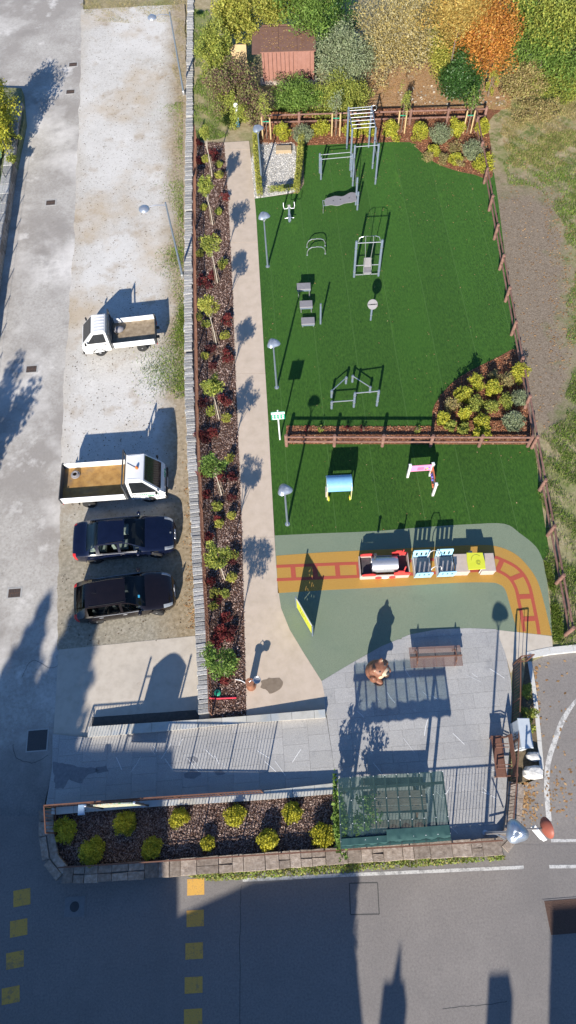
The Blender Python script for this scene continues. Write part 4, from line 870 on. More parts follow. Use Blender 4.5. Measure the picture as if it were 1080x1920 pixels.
# drinking fountain, hose, puddle
terra = M('terracotta', [(.24, .10, .055), (.32, .15, .09)], 8, 6, .7)
p = G(471, 1287, .02); t = thing('drinking_fountain', 'terracotta drinking fountain with steel bowl on the concrete path', 'fountain', p)
MB().lathe([(.2, 0), (.2, .05), (.14, .07), (.13, .72), (.17, .76), (.17, .82)], n=18).build('column', terra, t, True)
MB().lathe([(.05, .72), (.13, .76), (.155, .86), (.145, .86), (.11, .79), (.0, .78)], (.3, .06, 0), 18).build('bowl', galv, t, True)
MB().beam((.1, .02, .74), (.22, .05, .74), .05).build('bracket', galv, t); MB().tube([(0, 0, .82), (0, 0, .92), (.08, .02, .96), (.16, .04, .9)], .014, 6).build('spout', galv, t, True)
hp = [G(a, b, .04) for a, b in smoothline([(441, 1274), (452, 1276), (462, 1282), (466, 1285)], 5)]
tag(MB().tube(hp, .018, 6).build('water_hose', white, None, True), 'short white hose from the mulch bed to the drinking fountain', 'hose')
wet = M('wet_concrete', [(.17, .13, .095), (.24, .19, .14)], 6, 8, .5)
struct(MB().prism(rough([(490, 1277), (505, 1271), (524, 1271), (531, 1282), (524, 1292), (510, 1300), (504, 1303), (500, 1294), (488, 1290)], .05, .12, .02, 3), .015, .0235).build('wet_stain', wet))
rp = [G(a, b, .05) for a, b in smoothline([(392, 1308.5), (405, 1309.5), (420, 1309), (443, 1308)], 4)]
tag(MB().tube(rp, .035, 8).build('red_pipe', M('red_plastic', [(.6, .03, .06), (.68, .05, .08)], 5, 3, .4), None, True), 'red plastic pipe lying at the lower end of the mulch bed', 'pipe')
p = G(408, 1299, .02); t = thing('valve_cover', 'round green valve cover in the mulch bed above the red pipe', 'cover', p); MB().lathe([(.13, 0), (.14, .03), (.13, .06), (.1, .08)], n=16).build('lid', signg, t, True); MB().box((0, 0, .085), (.12, .03, .02)).build('handle', dark, t)
p = G(446, 237, -.02); t = thing('water_post', 'slim white and blue post at the top end of the path', 'post', p); bluep = M('blue_plastic', [(.05, .22, .42), (.07, .27, .48)], 5, 3, .5)
MB().bbox((0, 0, .28), (.2, .16, .56), .02).build('base', bluep, t); MB().bbox((.02, 0, .95), (.16, .12, .8), .02).build('column', white, t); MB().bbox((0, 0, 1.4), (.24, .2, .2), .04).build('head', white, t)
# pebble bed stone block
p = G(532, 283, .02); tag(MB().bbox((p.x, p.y, .12), (.95, .5, .24), .03, R(-4)).build('stone_block', M('sandstone', [(.3, .23, .15), (.4, .31, .2)], 6, 7, .9, .3)), 'flat sandstone block at the top of the pebble bed', 'stone')
# info board with arched panel in the planter
a, b = G(197, 1516), G(281, 1511); d = b-a; L = d.length; d.normalize(); t = thing('info_board', 'arched information board on two posts behind the planter railing', 'notice board', (a.x, a.y, 0))
for u in (0, L): MB().tube([d*u+Vector((0, 0, -.3)), d*u+Vector((0, 0, 2.5))], .04, 8).build('post', dark, t, True); MB().lathe([(.045, 2.5), (.05, 2.53), (0, 2.55)], d*u, 8).build('post_cap', galv, t)
u0, u1 = .22, L-.08; arc = [(u0, .95), (u1, .95), (u1, 2.3)]+[(u0+(u1-u0)*(1-k/12), 2.3+.3*math.sin(math.pi*k/12)) for k in range(1, 12)]+[(u0, 2.3)]
pm_ = M('printed_panel', [(.4, .12, .05), (.5, .33, .12), (.6, .6, .55), (.2, .34, .12), (.45, .2, .1)], 7, 3, .5)
MB().plate(arc, (0, 0, 0), d, (0, 0, 1), .04).build('panel', pm_, t)
for z in (1.05, 2.1): MB().beam(d*0+Vector((0, .04, z)), d*L+Vector((0, .04, z)), .03).build('cross_bar', dark, t)
p = G(163, 1519, .28); t = thing('blue_box', 'small pale blue box beside the information board', 'box', p); MB().bbox((-.05, 0, .5), (.24, .36, .12), .02).build('lid', M('pale_blue', [(.3, .45, .6), (.36, .5, .65)], 5), t); MB().tube([(-.05, 0, 0), (-.05, 0, .45)], .02, 6).build('stem', dark, t)
# cabinet, boulders, mirror beside the access road
cab = M('cabinet_grey', [(.42, .46, .5), (.5, .54, .57)], 6, 5, .55)
p = G(967, 1383, -.05); t = thing('utility_cabinet', 'pale grey utility cabinet behind the railing', 'cabinet', p, R(-4))
MB().bbox((0, 0, .62), (.34, 1.0, 1.24), .02).build('body', cab, t); MB().bbox((.02, 0, 1.27), (.44, 1.08, .06), .02).build('roof', cab, t)
for y in (-.25, .25): dr = MB().box((-.176, y, .62), (.012, .46, 1.05)).build('door', cab, t); MB().box((-.19, y*.2, .62), (.02, .03, .12)).build('handle', dark, dr)
def boulder(name, label, px, z, s, mt, seed):
    r = random.Random(seed); p = G(*px, z); m = MB(); vs = []; n = 9; k = 5
    for j in range(k+1):
        a = math.pi*.5*j/k
        for i in range(n): b_ = 2*math.pi*i/n; q = r.uniform(.82, 1.1); sq = max(abs(math.cos(b_)), abs(math.sin(b_)))**-.7; vs.append((p.x+s[0]*math.cos(a)**.5*math.cos(b_)*q*sq, p.y+s[1]*math.cos(a)**.5*math.sin(b_)*q*sq, z-.05+s[2]*math.sin(a)**.7*(1+.1*(q-1))))
    m.add(vs, [(j*n+i, j*n+(i+1) % n, (j+1)*n+(i+1) % n, (j+1)*n+i) for j in range(k) for i in range(n)]+[tuple(range(n))[::-1]]); return tag(m.build(name, mt), label, 'stone')
ps = M('pale_stone', [(.42, .41, .4), (.58, .57, .55), (.66, .65, .63)], 7, 7, .9, .4, 30)
boulder('boulder', 'small white stone in the planting strip below the cabinet', (998, 1419), -.05, (.26, .18, .3), ps, 3)
boulder('boulder', 'large pale stone block at the end of the planting strip', (997, 1449), -.15, (.4, .26, .5), ps, 5)
p = G(958, 1556, -.3); t = thing('traffic_mirror', 'traffic mirror with red back and white sign at the road corner', 'traffic mirror', p)
MB().tube([(0, 0, -.2), (0, 0, 3.35)], .035, 8).build('post', galv, t, True)
mk = MB().lathe([(.0, .13), (.14, .11), (.26, .05), (.33, -.02), (.34, -.05), (.3, -.06)], n=24).build('mirror_shell', M('mirror_red', [(.26, .075, .05), (.33, .1, .065)], 5, 4, .5), t, True); mk.location = (.3, 0, 3.3); mk.rotation_euler = (R(8), R(-76), 0)
MB().lathe([(.31, -.062), (.0, -.03)], n=24).build('mirror_face', galv, mk, True); MB().tube([(0, 0, 3.2), (.28, 0, 3.3)], .025, 6).build('arm', dark, t)
MB().plate([(-.45, -.1), (.1, -.1), (.1, .12), (-.45, .12)], (.08, 0, 2.85), (-.5, .8, 0), (.35, .2, 1), .02).build('sign_panel', white, t); MB().plate([(-.1, -.1), (.35, -.1), (.45, .0), (.35, .12), (-.1, .12)], (.12, -.02, 2.5), (.55, -.8, 0), (.35, .2, 1), .02).build('sign_panel', white, t)

# ================================================================== drains and covers in the roads
grm = M('rust_grate', [(.07, .045, .035), (.12, .08, .06)], 12, 6, .8); cfr = M('drain_frame', [(.34, .33, .31), (.42, .41, .39)], 10, 6, .9)
for x, y, lb in ((137, 121, 'rusty drain grate in the worn road nearest the far end'), (132, 172, 'rusty drain grate in the worn road, second from the far end'), (95, 380, 'rusty drain grate in the worn road beside the garden wall'), (59, 692, 'rusty drain grate in the worn road left of the small truck'), (27, 1112, 'rusty drain grate in the worn road beside the tree shadow')):
    p = G(x, y, ZL+.004); t = thing('drain_grate', lb, 'drain', p, 0, 'drain grates in the worn road')
    m = MB()
    for a in ([(-.34, -.26), (.34, -.26), (.34, -.2), (-.34, -.2)], [(-.34, .2), (.34, .2), (.34, .26), (-.34, .26)], [(-.34, -.2), (-.27, -.2), (-.27, .2), (-.34, .2)], [(.27, -.2), (.34, -.2), (.34, .2), (.27, .2)]): m.prism(a, -.02, .006)
    m.build('frame', cfr, t); MB().box((0, 0, .0), (.53, .39, .004)).build('pit', dark, t)
    for k in range(7): MB().box((-.225+k*.075, 0, .006), (.045, .38, .012)).build('bar', grm, t)
    MB().box((0, 0, .008), (.5, .05, .014)).build('cross_bar', grm, t)
def cover(name, lb, x, y, w, h, mt, z=ZL+.004, rnd=False, rim=cfr):
    p = G(x, y, z); t = thing(name, lb, 'cover', p); MB().box((0, 0, 0), (w+.1, h+.1, .012)).build('frame', rim, t); o_ = MB().bbox((0, 0, .008), (w, h, .012), .004).build('lid', mt, t)
    if rnd: MB().lathe([(.17, 0), (.17, .008)], (0, 0, .014), 20).build('disc', dark, o_)
iron = M('iron_cover', [(.05, .05, .052), (.085, .083, .085)], 25, 6, .7, .4, 40)
cover('inspection_cover', 'large square iron cover in the worn road beside the ramp', 70, 1388, .78, .78, iron)
cover('inspection_cover', 'square concrete cover with round iron lid in the main road', 140, 1700, .74, .66, M('cover_concrete', [(.17, .17, .17), (.22, .22, .22)], 10, 6), ZL+.008, True, asph)
cover('road_grate', 'wide rusty grating at the right edge of the main road', 1066, 1718, 1.5, 1.05, M('rusty_grating', [(0.078, 0.045, 0.033), (0.12, 0.072, 0.054)], 30, 5, .85, .5, 30), ZL+.008, False, asph)
x0, y0, x1, y1 = 655, 1656, 708, 1714; lw_ = M('road_crack', [(.06, .06, .058), (.09, .088, .085)], 20)
for a, b in (((x0, y0), (x1, y0-1)), ((x0+2, y1+1), (x1+3, y1)), ((x0, y0), (x0+2, y1)), ((x1, y0), (x1+3, y1))): paint([a, b], .035, lw_, 'patch_joint', None, ZL+.0075)
def crack(pts, w, z=ZL+.0075):
    q = []; 
    for i, p in enumerate(smoothline(pts, 6)): q.append((p[0]+random.uniform(-1.2, 1.2), p[1]+random.uniform(-1.2, 1.2)))
    paint(q, w, lw_, 'road_crack', None, z)
crack([(830, 1893), (870, 1887), (915, 1884), (950, 1878)], .016); crack([(40, 1270), (62, 1238), (95, 1252), (122, 1238)], .014); crack([(25, 1395), (30, 1420), (60, 1430), (90, 1415)], .016)
crack([(452, 1660), (450, 1760), (449, 1925)], .02)

# ================================================================== vehicles
tyre = M('tyre', [(.02, .02, .02), (.035, .035, .035)], 12, 4, .85); rimm = M('alloy', [(.4, .41, .43), (.5, .51, .53)], 8, 4, .35, metal=.6)
blackp = M('black_trim', [(.012, .012, .013), (.022, .022, .024)], 8, 3, .5); glass = GLASS('car_glass', (.55, .62, .62)); headg = M('headlight', [(.2, .22, .24), (.3, .32, .34)], 15, 3, .15, spec=.6)
tailr = M('tail_light', [(.42, .02, .025), (.5, .03, .03)], 15, 3, .25); beige = M('car_interior', [(.5, .5, .43), (.6, .59, .5)], 6, 4, .8); plate_m = M('number_plate', [(.66, .66, .64), (.72, .72, .7)], 5, 3, .5)
def wheel(t, x, y, r, w, steer=0, rim=None, spokes=5):
    s = 1 if y > 0 else -1
    q = MB().lathe([(r*.62, -w/2), (r*.94, -w/2), (r, -w*.3), (r, w*.3), (r*.94, w/2), (r*.62, w/2)], (0, 0, 0), 24, math.pi/2).build('wheel', tyre, t, True); q.location = (x, y, r); q.rotation_euler.z = steer
    MB().lathe([(r*.62, -.02), (r*.62, .0), (r*.56, .01)], (0, s*w*.36, 0), 24, math.pi/2*(-s)).build('rim', rim or rimm, q, True)
    MB().lathe([(r*.55, -.03), (r*.55, .0)], (0, s*w*.34, 0), 20, math.pi/2*(-s)).build('brake_disc', dark if spokes else (rim or rimm), q)
    m = MB(); m.lathe([(r*.14, -.02), (r*.14, .03)], (0, s*w*.4, 0), 10, math.pi/2*(-s))
    for k in range(spokes): a = 2*math.pi*k/spokes; m.beam((0, s*w*.42, 0), (math.cos(a)*r*.58, s*w*.4, math.sin(a)*r*.58), .07, .03, (0, 1, 0))
    m.build('hub', rim or rimm, q)
def car(label, loc, rz, keys, paint_, Wind, Rear, side, wb, rim, extra):
    t = thing('parked_car', label, 'car', loc, rz, 'cars parked on the gravel lot')
    ks = smoothline(keys, 5); rows = []
    for x, w, zb, zt, wr in ks:
        cabin = max(0, min(1, (zt-zb)/.4)); te = zt-.05*(1-.3*cabin)
        half = [(w*.9, .2), (w*.985, .34), (w, .52), (w*.975, zb-.03), (w*.94+(wr-w*.94)*.06, zb+(te-zb)*.06), (w*.94+(wr-w*.94)*.88, zb+(te-zb)*.88), (wr, te), (wr*.6, zt-.012), (0, zt)]
        if zb < .6: half = [(a, min(b, zb-.03) if i in (1, 2) and b > zb-.03 else b) for i, (a, b) in enumerate(half)]
        rows.append([(x, y, z) for y, z in half]+[(x, -y, z) for y, z in half[-2::-1]])
    nc = len(rows[0]); V = [p for r in rows for p in r]; cols = [0, 1, 2, 3, 4, 5, 6, 7, 7, 6, 5, 4, 3, 2, 1, 0]
    F = dict(body=[], windshield=[], rear_window=[], headlight=[], tail_light=[]); wins = {}
    hx, tx = keys[0][0], keys[-1][0]
    for i in range(len(rows)-1):
        xm = (rows[i][3][0]+rows[i+1][3][0])/2
        for j in range(nc-1):
            k = cols[j]; f = (i*nc+j, i*nc+j+1, (i+1)*nc+j+1, (i+1)*nc+j); y = sum(V[a][1] for a in f)/4; z = sum(V[a][2] for a in f)/4
            if k <= 2 and any((xm-a)**2+(z-.33)**2 < .37**2 for a in wb): continue
            if k >= 6 and Wind[0] < xm < Wind[1]: F['windshield'].append(f)
            elif k >= 6 and Rear[0] < xm < Rear[1]: F['rear_window'].append(f)
            elif k == 4 and side[0] < xm < side[-1] and not any(abs(xm-p) < .06 for p in side[1:-1]):
                b = sum(xm > p for p in side[1:-1]); wins.setdefault((b, y > 0), []).append(f)
            elif k in (3, 4, 5) and hx-.42 < xm < hx-.08: F['headlight'].append(f)
            elif k in (2, 3, 4) and tx+.03 < xm < tx+.2: F['tail_light'].append(f)
            else: F['body'].append(f)
    def sub(fs, name, mt, par=t):
        m = MB(); used = {}; vs = []
        for f in fs:
            for a in f:
                if a not in used: used[a] = len(vs); vs.append(V[a])
        return m.add(vs, [tuple(used[a] for a in f)[::-1] for f in fs]).build(name, mt, par, True)
    r0 = rows[0]; n0 = 0
    body = sub(F['body']+[tuple(range(nc)), tuple(range((len(rows)-1)*nc, len(rows)*nc))[::-1]], 'body', paint_)
    sub(F['windshield'], 'windshield', glass); sub(F['rear_window'], 'rear_window', glass)
    for (b, s), fs in wins.items(): sub(fs, 'side_window', glass)
    for nme, mt in (('headlight', headg), ('tail_light', tailr)):
        for s in (True, False): sub([f for f in F[nme] if (V[f[0]][1]+V[f[2]][1] > 0) == s], nme, mt)
    wmax = max(k[1] for k in keys)
    for a in wb:
        for s in (-1, 1):
            wheel(t, a, s*(wmax-.13), .32, .21, extra.get('steer', 0) if a > 0 else 0, rim)
            MB().tube([(a+.37*math.cos(q), s*(wmax-.01), .33+.37*math.sin(q)) for q in [math.pi*k/14 for k in range(15)]], .02, 6).build('wheel_arch', extra.get('arch', paint_), t, True)
            MB().lathe([(.36, -.1), (.36, .1)], (a, s*(wmax-.3), .34), 16, math.pi/2).build('wheel_well', blackp, t)
    MB().box((0, 0, .21), (hx-tx-.6, wmax*1.7, .06)).build('underside', blackp, t)
    MB().bbox((Wind[1]-.15, 0, .86), (.5, wmax*1.5, .08), .03).build('dashboard', blackp, t); MB().bbox((Rear[0]+(Rear[1]-Rear[0])*.5, 0, .9), (Rear[1]-Rear[0]+.1, wmax*1.45, .06), .02).build('parcel_shelf', extra.get('shelf', blackp), t)
    for s in (-.38, .38): MB().bbox((-.05, s, .7), (.5, .48, .2), .05).bbox((-.33, s, .95), (.14, .46, .6), .05).build('front_seat', extra.get('seats', blackp), t)
    MB().bbox((-1.0, 0, .72), (.5, 1.3, .2), .05).bbox((-1.22, 0, .92), (.12, 1.3, .45), .05).build('rear_seat', extra.get('seats', blackp), t)
    MB().box((-.2, 0, .5), (2.6, wmax*1.6, .05)).build('floor', blackp, t)
    for s in (-1, 1):
        m = MB(); ell(m, (side[-1]-.02, s*(wmax+.09), .98), (.09, .12, .075), 12, 8); m.build('wing_mirror', paint_, t, True)
        for x in side[1:-1]+[side[0]+.35]: MB().box((x+.13, s*(wmax-.005), .80), (.17, .02, .025)).build('door_handle', extra.get('handle', paint_), t)
        for x in (side[-1]-.02, side[1], side[0]+.12): MB().beam((x, s*(wmax*1.0), .26), (x-.02, s*(wmax*.985), .88), .008).build('door_gap', blackp, t)
        MB().tube([(side[0]-.05, s*wmax*.955, keys[6][2]+.01), (0, s*wmax*.97, keys[6][2]+.005), (side[-1]+.05, s*wmax*.955, keys[6][2]-.01)], .012, 6).build('window_trim', rimm, t)
        MB().tube([(Wind[0]-.1, s*.52, keys[7][3]-.03), (-.4, s*.55, keys[7][3]-.012), (Rear[1]+.15, s*.53, keys[8][3]-.03)], .01, 6).build('roof_strip', blackp, t)
    for s in (-1, 1): MB().tube([(Wind[1]-.03, s*.35-.2, .99), (Wind[1]-.2, s*.3+.1, 1.07)], .008, 5).build('wiper', blackp, t)
    MB().box((hx+.005, 0, .42), (.02, .52, .12)).build('front_plate', plate_m, t); MB().box((tx-.01, 0, .6), (.02, .52, .12)).build('rear_plate', plate_m, t)
    MB().box((hx-.02, 0, .34), (.05, 1.0, .16)).build('lower_grille', blackp, t)
    return t
navy = M('navy_paint', [(.003, .005, .018), (.005, .008, .026)], 3, 3, .25, spec=.3, coat=.6); plum = M('dark_plum_paint', [(.006, .004, .005), (.009, .006, .007)], 3, 3, .25, spec=.3, coat=.6)
sed = [(2.27, .5, .5, .52, .42), (2.2, .7, .6, .64, .56), (2.0, .82, .7, .74, .66), (1.55, .89, .80, .87, .70), (1.0, .905, .9, .97, .70), (.6, .91, .92, 1.2, .64), (.18, .91, .93, 1.39, .57), (-.4, .91, .93, 1.42, .57), (-.98, .91, .94, 1.37, .56), (-1.32, .905, .95, 1.2, .61), (-1.64, .895, .95, 1.03, .68), (-2.0, .86, .93, 1.0, .69), (-2.2, .78, .86, .94, .64), (-2.27, .66, .6, .66, .52)]
t = car('dark navy sedan parked on the gravel between the truck and the other car', (-7.42, 12.75, ZL+.012), R(1), sed, navy, (.22, .96), (-1.6, -1.0), [-1.42, -1.08, -.12, .74], (1.36, -1.36), rimm, dict(shelf=beige, seats=beige, steer=-.25))
MB().lathe([(.04, 0), (.04, .01)], (2.1, 0, .71), 12, 0, .5).build('bonnet_badge', headg, t)
for s in (-1, 1): MB().bbox((2.255, s*.13, .5), (.05, .22, .12), .02).build('grille', rimm, t)
hat = [(2.12, .48, .5, .54, .4), (2.06, .66, .6, .66, .54), (1.88, .79, .7, .77, .64), (1.5, .87, .80, .88, .69), (.95, .895, .9, .99, .70), (.6, .9, .92, 1.2, .65), (.2, .9, .93, 1.41, .58), (-.35, .9, .93, 1.46, .59), (-1.1, .9, .96, 1.43, .57), (-1.52, .89, .98, 1.35, .54), (-1.78, .87, .96, 1.17, .56), (-2.0, .83, .93, 1.0, .6), (-2.12, .76, .84, .9, .58), (-2.16, .66, .6, .64, .5)]
t = car('dark plum hatchback, lowest of the parked cars beside the concrete pad', (-7.3, 9.98, ZL+.012), R(4), hat, plum, (.24, .92), (-1.95, -1.5), [-1.45, -.1, .72], (1.3, -1.3), rimm, dict(steer=-.3, handle=rimm))
MB().plate([(0, .28), (.12, .12), (0, -.1), (-.12, .12)], (2.13, 0, .5), (0, 1, 0), (.1, 0, 1), .02).build('grille', rimm, t)
MB().box((.72, -.3, 1.165), (.08, .12, .004), 0, 0, R(25)).build('windshield_sticker', M('blue_sticker', [(.05, .4, .65), (.07, .45, .7)], 5), t)
MB().tube([(-1.0, 0, 1.43), (-1.16, 0, 1.56)], .008, 5).build('antenna', blackp, t)

truckw = M('truck_white', [(.66, .66, .66), (.74, .74, .73)], 3, 6, .4, spec=.5, patches=[((.5, .47, .43), 2.5, .62, .76, .4)]); bedm = M('worn_steel_bed', [(.16, .12, .085), (.27, .21, .14), (.38, .31, .23)], 4, 8, .8, .2, 30, patches=[((.14, .13, .125), 1.2, .5, .65, .6)]); rustb = M('rusty_ochre_bed', [(.2, .11, .045), (.36, .2, .06), (.44, .27, .1)], 3, 8, .8, .2, 30, patches=[((.12, .1, .085), .9, .5, .66, .7)])
def truck(label, loc, rz, Lf, Lr, cabl, nose, W_, Hc, bedW, bedz, sideh, wbf, wbr, bedmat, ribs, rw):
    """cab faces +X; Lf nose, Lr tail, cab from xc back wall"""
    t = thing('flatbed_truck', label, 'truck', loc, rz, 'small flatbed trucks on the gravel lot'); xc = Lf-cabl-nose; hw = W_/2; wt = hw-.09
    prof = [(xc, .42), (xc, 1.02), (xc+.02, Hc-.04), (xc+.08, Hc), (xc+cabl*.62, Hc+.005), (xc+cabl*.72, Hc-.03), (Lf-.12, 1.03), (Lf-.03, .88), (Lf, .6), (Lf-.02, .34), (Lf-.3, .3)]
    yz = [hw, hw, wt, wt-.05, wt-.05, wt-.02, hw-.04, hw-.06, hw-.05, hw-.03, hw-.02]
    n = len(prof); vs = [(x, y, z) for (x, z), y in zip(prof, yz)]+[(x, -y, z) for (x, z), y in zip(prof, yz)]
    MB().add(vs, [(i, n+i, n+(i+1) % n, (i+1) % n) for i in range(n)]+[tuple(range(n)), tuple(range(n, 2*n))[::-1]]).build('cab', truckw, t, True)
    a, b = Vector((xc+cabl*.72+.035, 0, Hc-.06)), Vector((Lf-.14, 0, 1.06)); up = (a-b).normalized(); nrm = Vector((up.z, 0, -up.x)); h = (a-b).length
    MB().plate([(-hw+.13, 0.02), (hw-.13, 0.02), (wt-.1, h), (-wt+.1, h)], b+nrm*.02, (0, 1, 0), up, .02).build('windshield', glass if False else blackg, t)
    for s in (-1, 1):
        sl = math.atan2(hw-wt, Hc-1.02); q = [(xc+.13, 1.06), (Lf-.34, 1.06), (xc+cabl*.66, Hc-.12), (xc+.15, Hc-.12)]
        m = MB(); vs = []
        for d_ in (.004, .016): vs += [(x, s*(hw-(z-1.02)*math.tan(sl)+d_), z) for x, z in q]
        m.add(vs, [(0, 1, 2, 3), (4, 5, 6, 7)]+[(i, (i+1) % 4, 4+(i+1) % 4, 4+i) for i in range(4)]); dr = MB().beam((xc+.1, s*(hw+.004), .45), (xc+.1, s*(hw+.004), 1.02), .012).beam((Lf-.3, s*(hw-.0), .5), (Lf-.3, s*(hw+.0), 1.02), .012).beam((xc+.1, s*(hw+.004), .45), (Lf-.32, s*(hw+.002), .45), .012).build('door_gap', blackp, t); m.build('side_window', blackg, t)
        MB().box((xc+.2, s*(hw+.012), .92), (.14, .02, .03)).build('door_handle', blackp, t); m = MB(); ell(m, (Lf-.3, s*(hw+.14), 1.2), (.05, .08, .12), 10, 6); m.tube([(Lf-.3, s*(hw-.02), 1.05), (Lf-.3, s*(hw+.12), 1.15)], .012, 5); m.build('wing_mirror', blackp, t, True)
        MB().bbox((Lf-.02, s*(hw-.2), .68), (.06, .26, .15), .02).build('headlight', headg, t); MB().box((Lr-.01, s*(bedW/2-.16), .55), (.03, .2, .09)).build('tail_light', tailr, t)
        MB().tube([(wbf+(rw+.06)*math.cos(q_), s*(hw-.01), rw+(rw+.06)*math.sin(q_)) for q_ in [math.pi*k/12 for k in range(13)]], .025, 6).build('wheel_arch', blackp if rw < .28 else truckw, t, True)
        wheel(t, wbf, s*(hw-.1), rw, .17, 0, galv, 4); wheel(t, wbr, s*(bedW/2-.14 if rw > .28 else hw-.1), rw, .19, 0, galv, 4)
        MB().box((wbr-rw-.16, s*(hw-.12), .36), (.02, .22, .3)).build('mudflap', blackp, t)
    MB().bbox((Lf+.0, 0, .4), (.1, W_-.06, .2), .03).build('bumper', blackp, t); MB().box((Lf+.055, 0, .42), (.012, .5, .11)).build('front_plate', plate_m, t); MB().box((Lf-.01, 0, .7), (.03, .7, .1)).build('grille', blackp, t)
    for y in (-.3, .3): MB().box(((Lr+xc)/2, y, bedz-.14), (xc-Lr+.3, .1, .12)).build('chassis_rail', dark, t)
    MB().box((xc-.55, -hw+.25, bedz-.25), (.5, .3, .26)).build('side_box', dark, t); MB().box((wbr, 0, rw), (.12, bedW-.5, .12)).build('axle', dark, t)
    bl_, br_ = Lr, xc-.12; MB().box(((bl_+br_)/2, 0, bedz-.03), (br_-bl_, bedW, .06)).build('bed_floor', bedmat, t)
    for s in (-1, 1): MB().bbox(((bl_+br_)/2, s*(bedW/2), bedz-.03+sideh/2), (br_-bl_, .045, sideh+.06), .01).build('drop_side', truckw, t)
    MB().bbox((bl_, 0, bedz-.03+sideh/2), (.045, bedW+.05, sideh+.06), .01).build('tailgate', dark, t); hb = Hc-.25
    MB().box((br_+.01, 0, bedz+sideh/2), (.05, bedW, sideh+.04)).build('headboard', dark, t); m = MB()
    for y in (-bedW/2, bedW/2): m.box((br_+.01, y, (bedz+Hc)/2), (.06, .07, Hc-bedz+.05))
    m.box((br_+.01, 0, Hc+.02), (.06, bedW+.07, .06))
    for z in (bedz+sideh+.2, bedz+sideh+.4): m.box((br_+.01, 0, z), (.04, bedW, .035))
    m.build('rack', dark, t)
    for k in range(ribs): MB().bbox((xc+cabl*.34, -wt+.12+(2*wt-.24)*k/(ribs-1), Hc+.008), (cabl*.5, .05, .015), .005).build('roof_rib', truckw, t)
    for s in (-1, 1):
        for x in (bl_+.05, br_-.06): MB().box((x, s*(bedW/2+.005), bedz+sideh/2), (.05, .06, sideh+.1)).build('side_latch', dark, t)
    return t
blackg = M('dark_window', [(.012, .014, .016), (.02, .022, .025)], 4, 2, .06, spec=.6)
t = truck('small white flatbed truck with open bed, farther of the two trucks', (-8.0, 24.33, ZL+.012), R(182.5), 1.95, -1.88, 1.0, .45, 1.42, 1.72, 1.62, .72, .3, 1.15, -1.05, bedm, 6, .27)
p = thing('tool_bag', 'grey bag lying in the bed of the small white truck', 'bag', (-8.05, 24.55, ZL+.732), R(10)); m = MB(); ell(m, (0, 0, .13), (.28, .2, .15)); m.build('bag_body', board, p, True); MB().tube([(-.12, .15, .2), (-.1, .18, .32), (.1, .18, .32), (.12, .15, .2)], .015, 6).build('strap', dark, p)
t = truck('white flatbed truck with orange roof beacon and green lettering, beside the cars', (-7.95, 15.55, ZL+.012), R(-.5), 2.38, -2.36, 1.15, .42, 1.62, 1.98, 1.82, .82, .38, 1.58, -1.22, rustb, 2, .32)
gl_ = M('green_lettering', [(.02, .3, .14), (.03, .36, .18)], 5)
m = MB()
for k in range(5): m.box((1.2+k*.09, -.82, .86), (.06, .008, .05))
for k in range(4): m.box((1.62+k*.08, -.82, .72), (.055, .008, .07))
for k in range(4): m.box((1.95+k*.05, -.815, .84), (.035, .008, .04))
m.build('door_lettering', gl_, t); m = MB()
for k in range(5): m.box((2.372-(k % 2)*.003, .1+k*.09, .8), (.01, .06, .1+.03*(k % 3)), 0, 0, R(-20))
m.build('front_lettering', gl_, t)
MB().lathe([(.07, 0), (.07, .03), (.06, .1), (.03, .14)], (1.35, -.05, 1.99), 14).build('beacon', M('amber_beacon', [(.6, .12, .02), (.7, .18, .04)], 6, 3, .3), t, True); MB().tube([(.9, .25, 1.99), (1.3, -.03, 2.0)], .012, 5).build('beacon_cable', dark, t)
MB().box((1.95, -.35, 1.2), (.1, .3, .1)).build('dashboard_clutter', plate_m, t)
p = thing('strap_coil', 'coiled grey strap lying in the rusty truck bed', 'coil', (-9.75, 16.05, ZL+.835)); MB().tube([(.17*math.cos(a*.4), .17*math.sin(a*.4), .05) for a in range(16)], .05, 6, True).tube([(.13*math.cos(a*.4), .13*math.sin(a*.4), .12) for a in range(16)], .045, 6, True).build('coil', board, p, True)

# ================================================================== planting
L_yel = LEAF('golden_leaves', [(0.246, 0.234, 0.026), (0.377, 0.343, 0.039), (0.295, 0.312, 0.039), (0.164, 0.195, 0.026)], .25)
L_gld = LEAF('bright_golden_leaves', [(0.286, 0.271, 0.024), (0.437, 0.394, 0.036), (0.185, 0.197, 0.024)], .25)
L_olv = LEAF('olive_leaves', [(0.108, 0.144, 0.024), (0.204, 0.24, 0.048), (0.312, 0.312, 0.06), (0.144, 0.18, 0.036)], .25)
L_grn = LEAF('green_leaves', [(0.056, 0.101, 0.0168), (0.112, 0.19, 0.0336), (0.179, 0.258, 0.056), (0.0896, 0.146, 0.028)], .25)
L_drk = LEAF('dark_green_leaves', [(.015, .045, .012), (.035, .085, .02), (.06, .12, .03)], .2, .4)
L_gry = LEAF('grey_green_leaves', [(0.11, 0.138, 0.066), (0.187, 0.22, 0.121), (0.264, 0.286, 0.176), (0.132, 0.165, 0.077)], .2)
L_red = LEAF('red_leaves', [(.07, .010, .014), (.14, .02, .022), (.2, .035, .032), (.10, .022, .02), (.12, .05, .03)], .25)
L_mar = LEAF('maroon_leaves', [(.03, .008, .01), (.07, .014, .016), (.1, .025, .025), (.05, .012, .012)], .2)
L_org = LEAF('orange_leaves', [(0.303, 0.109, 0.0234), (0.403, 0.177, 0.0312), (0.444, 0.245, 0.0624), (0.256, 0.0816, 0.0312)], .3)
L_yll = LEAF('yellow_leaves', [(0.297, 0.229, 0.0644), (0.408, 0.328, 0.129), (0.357, 0.32, 0.194), (0.246, 0.213, 0.113)], .3)
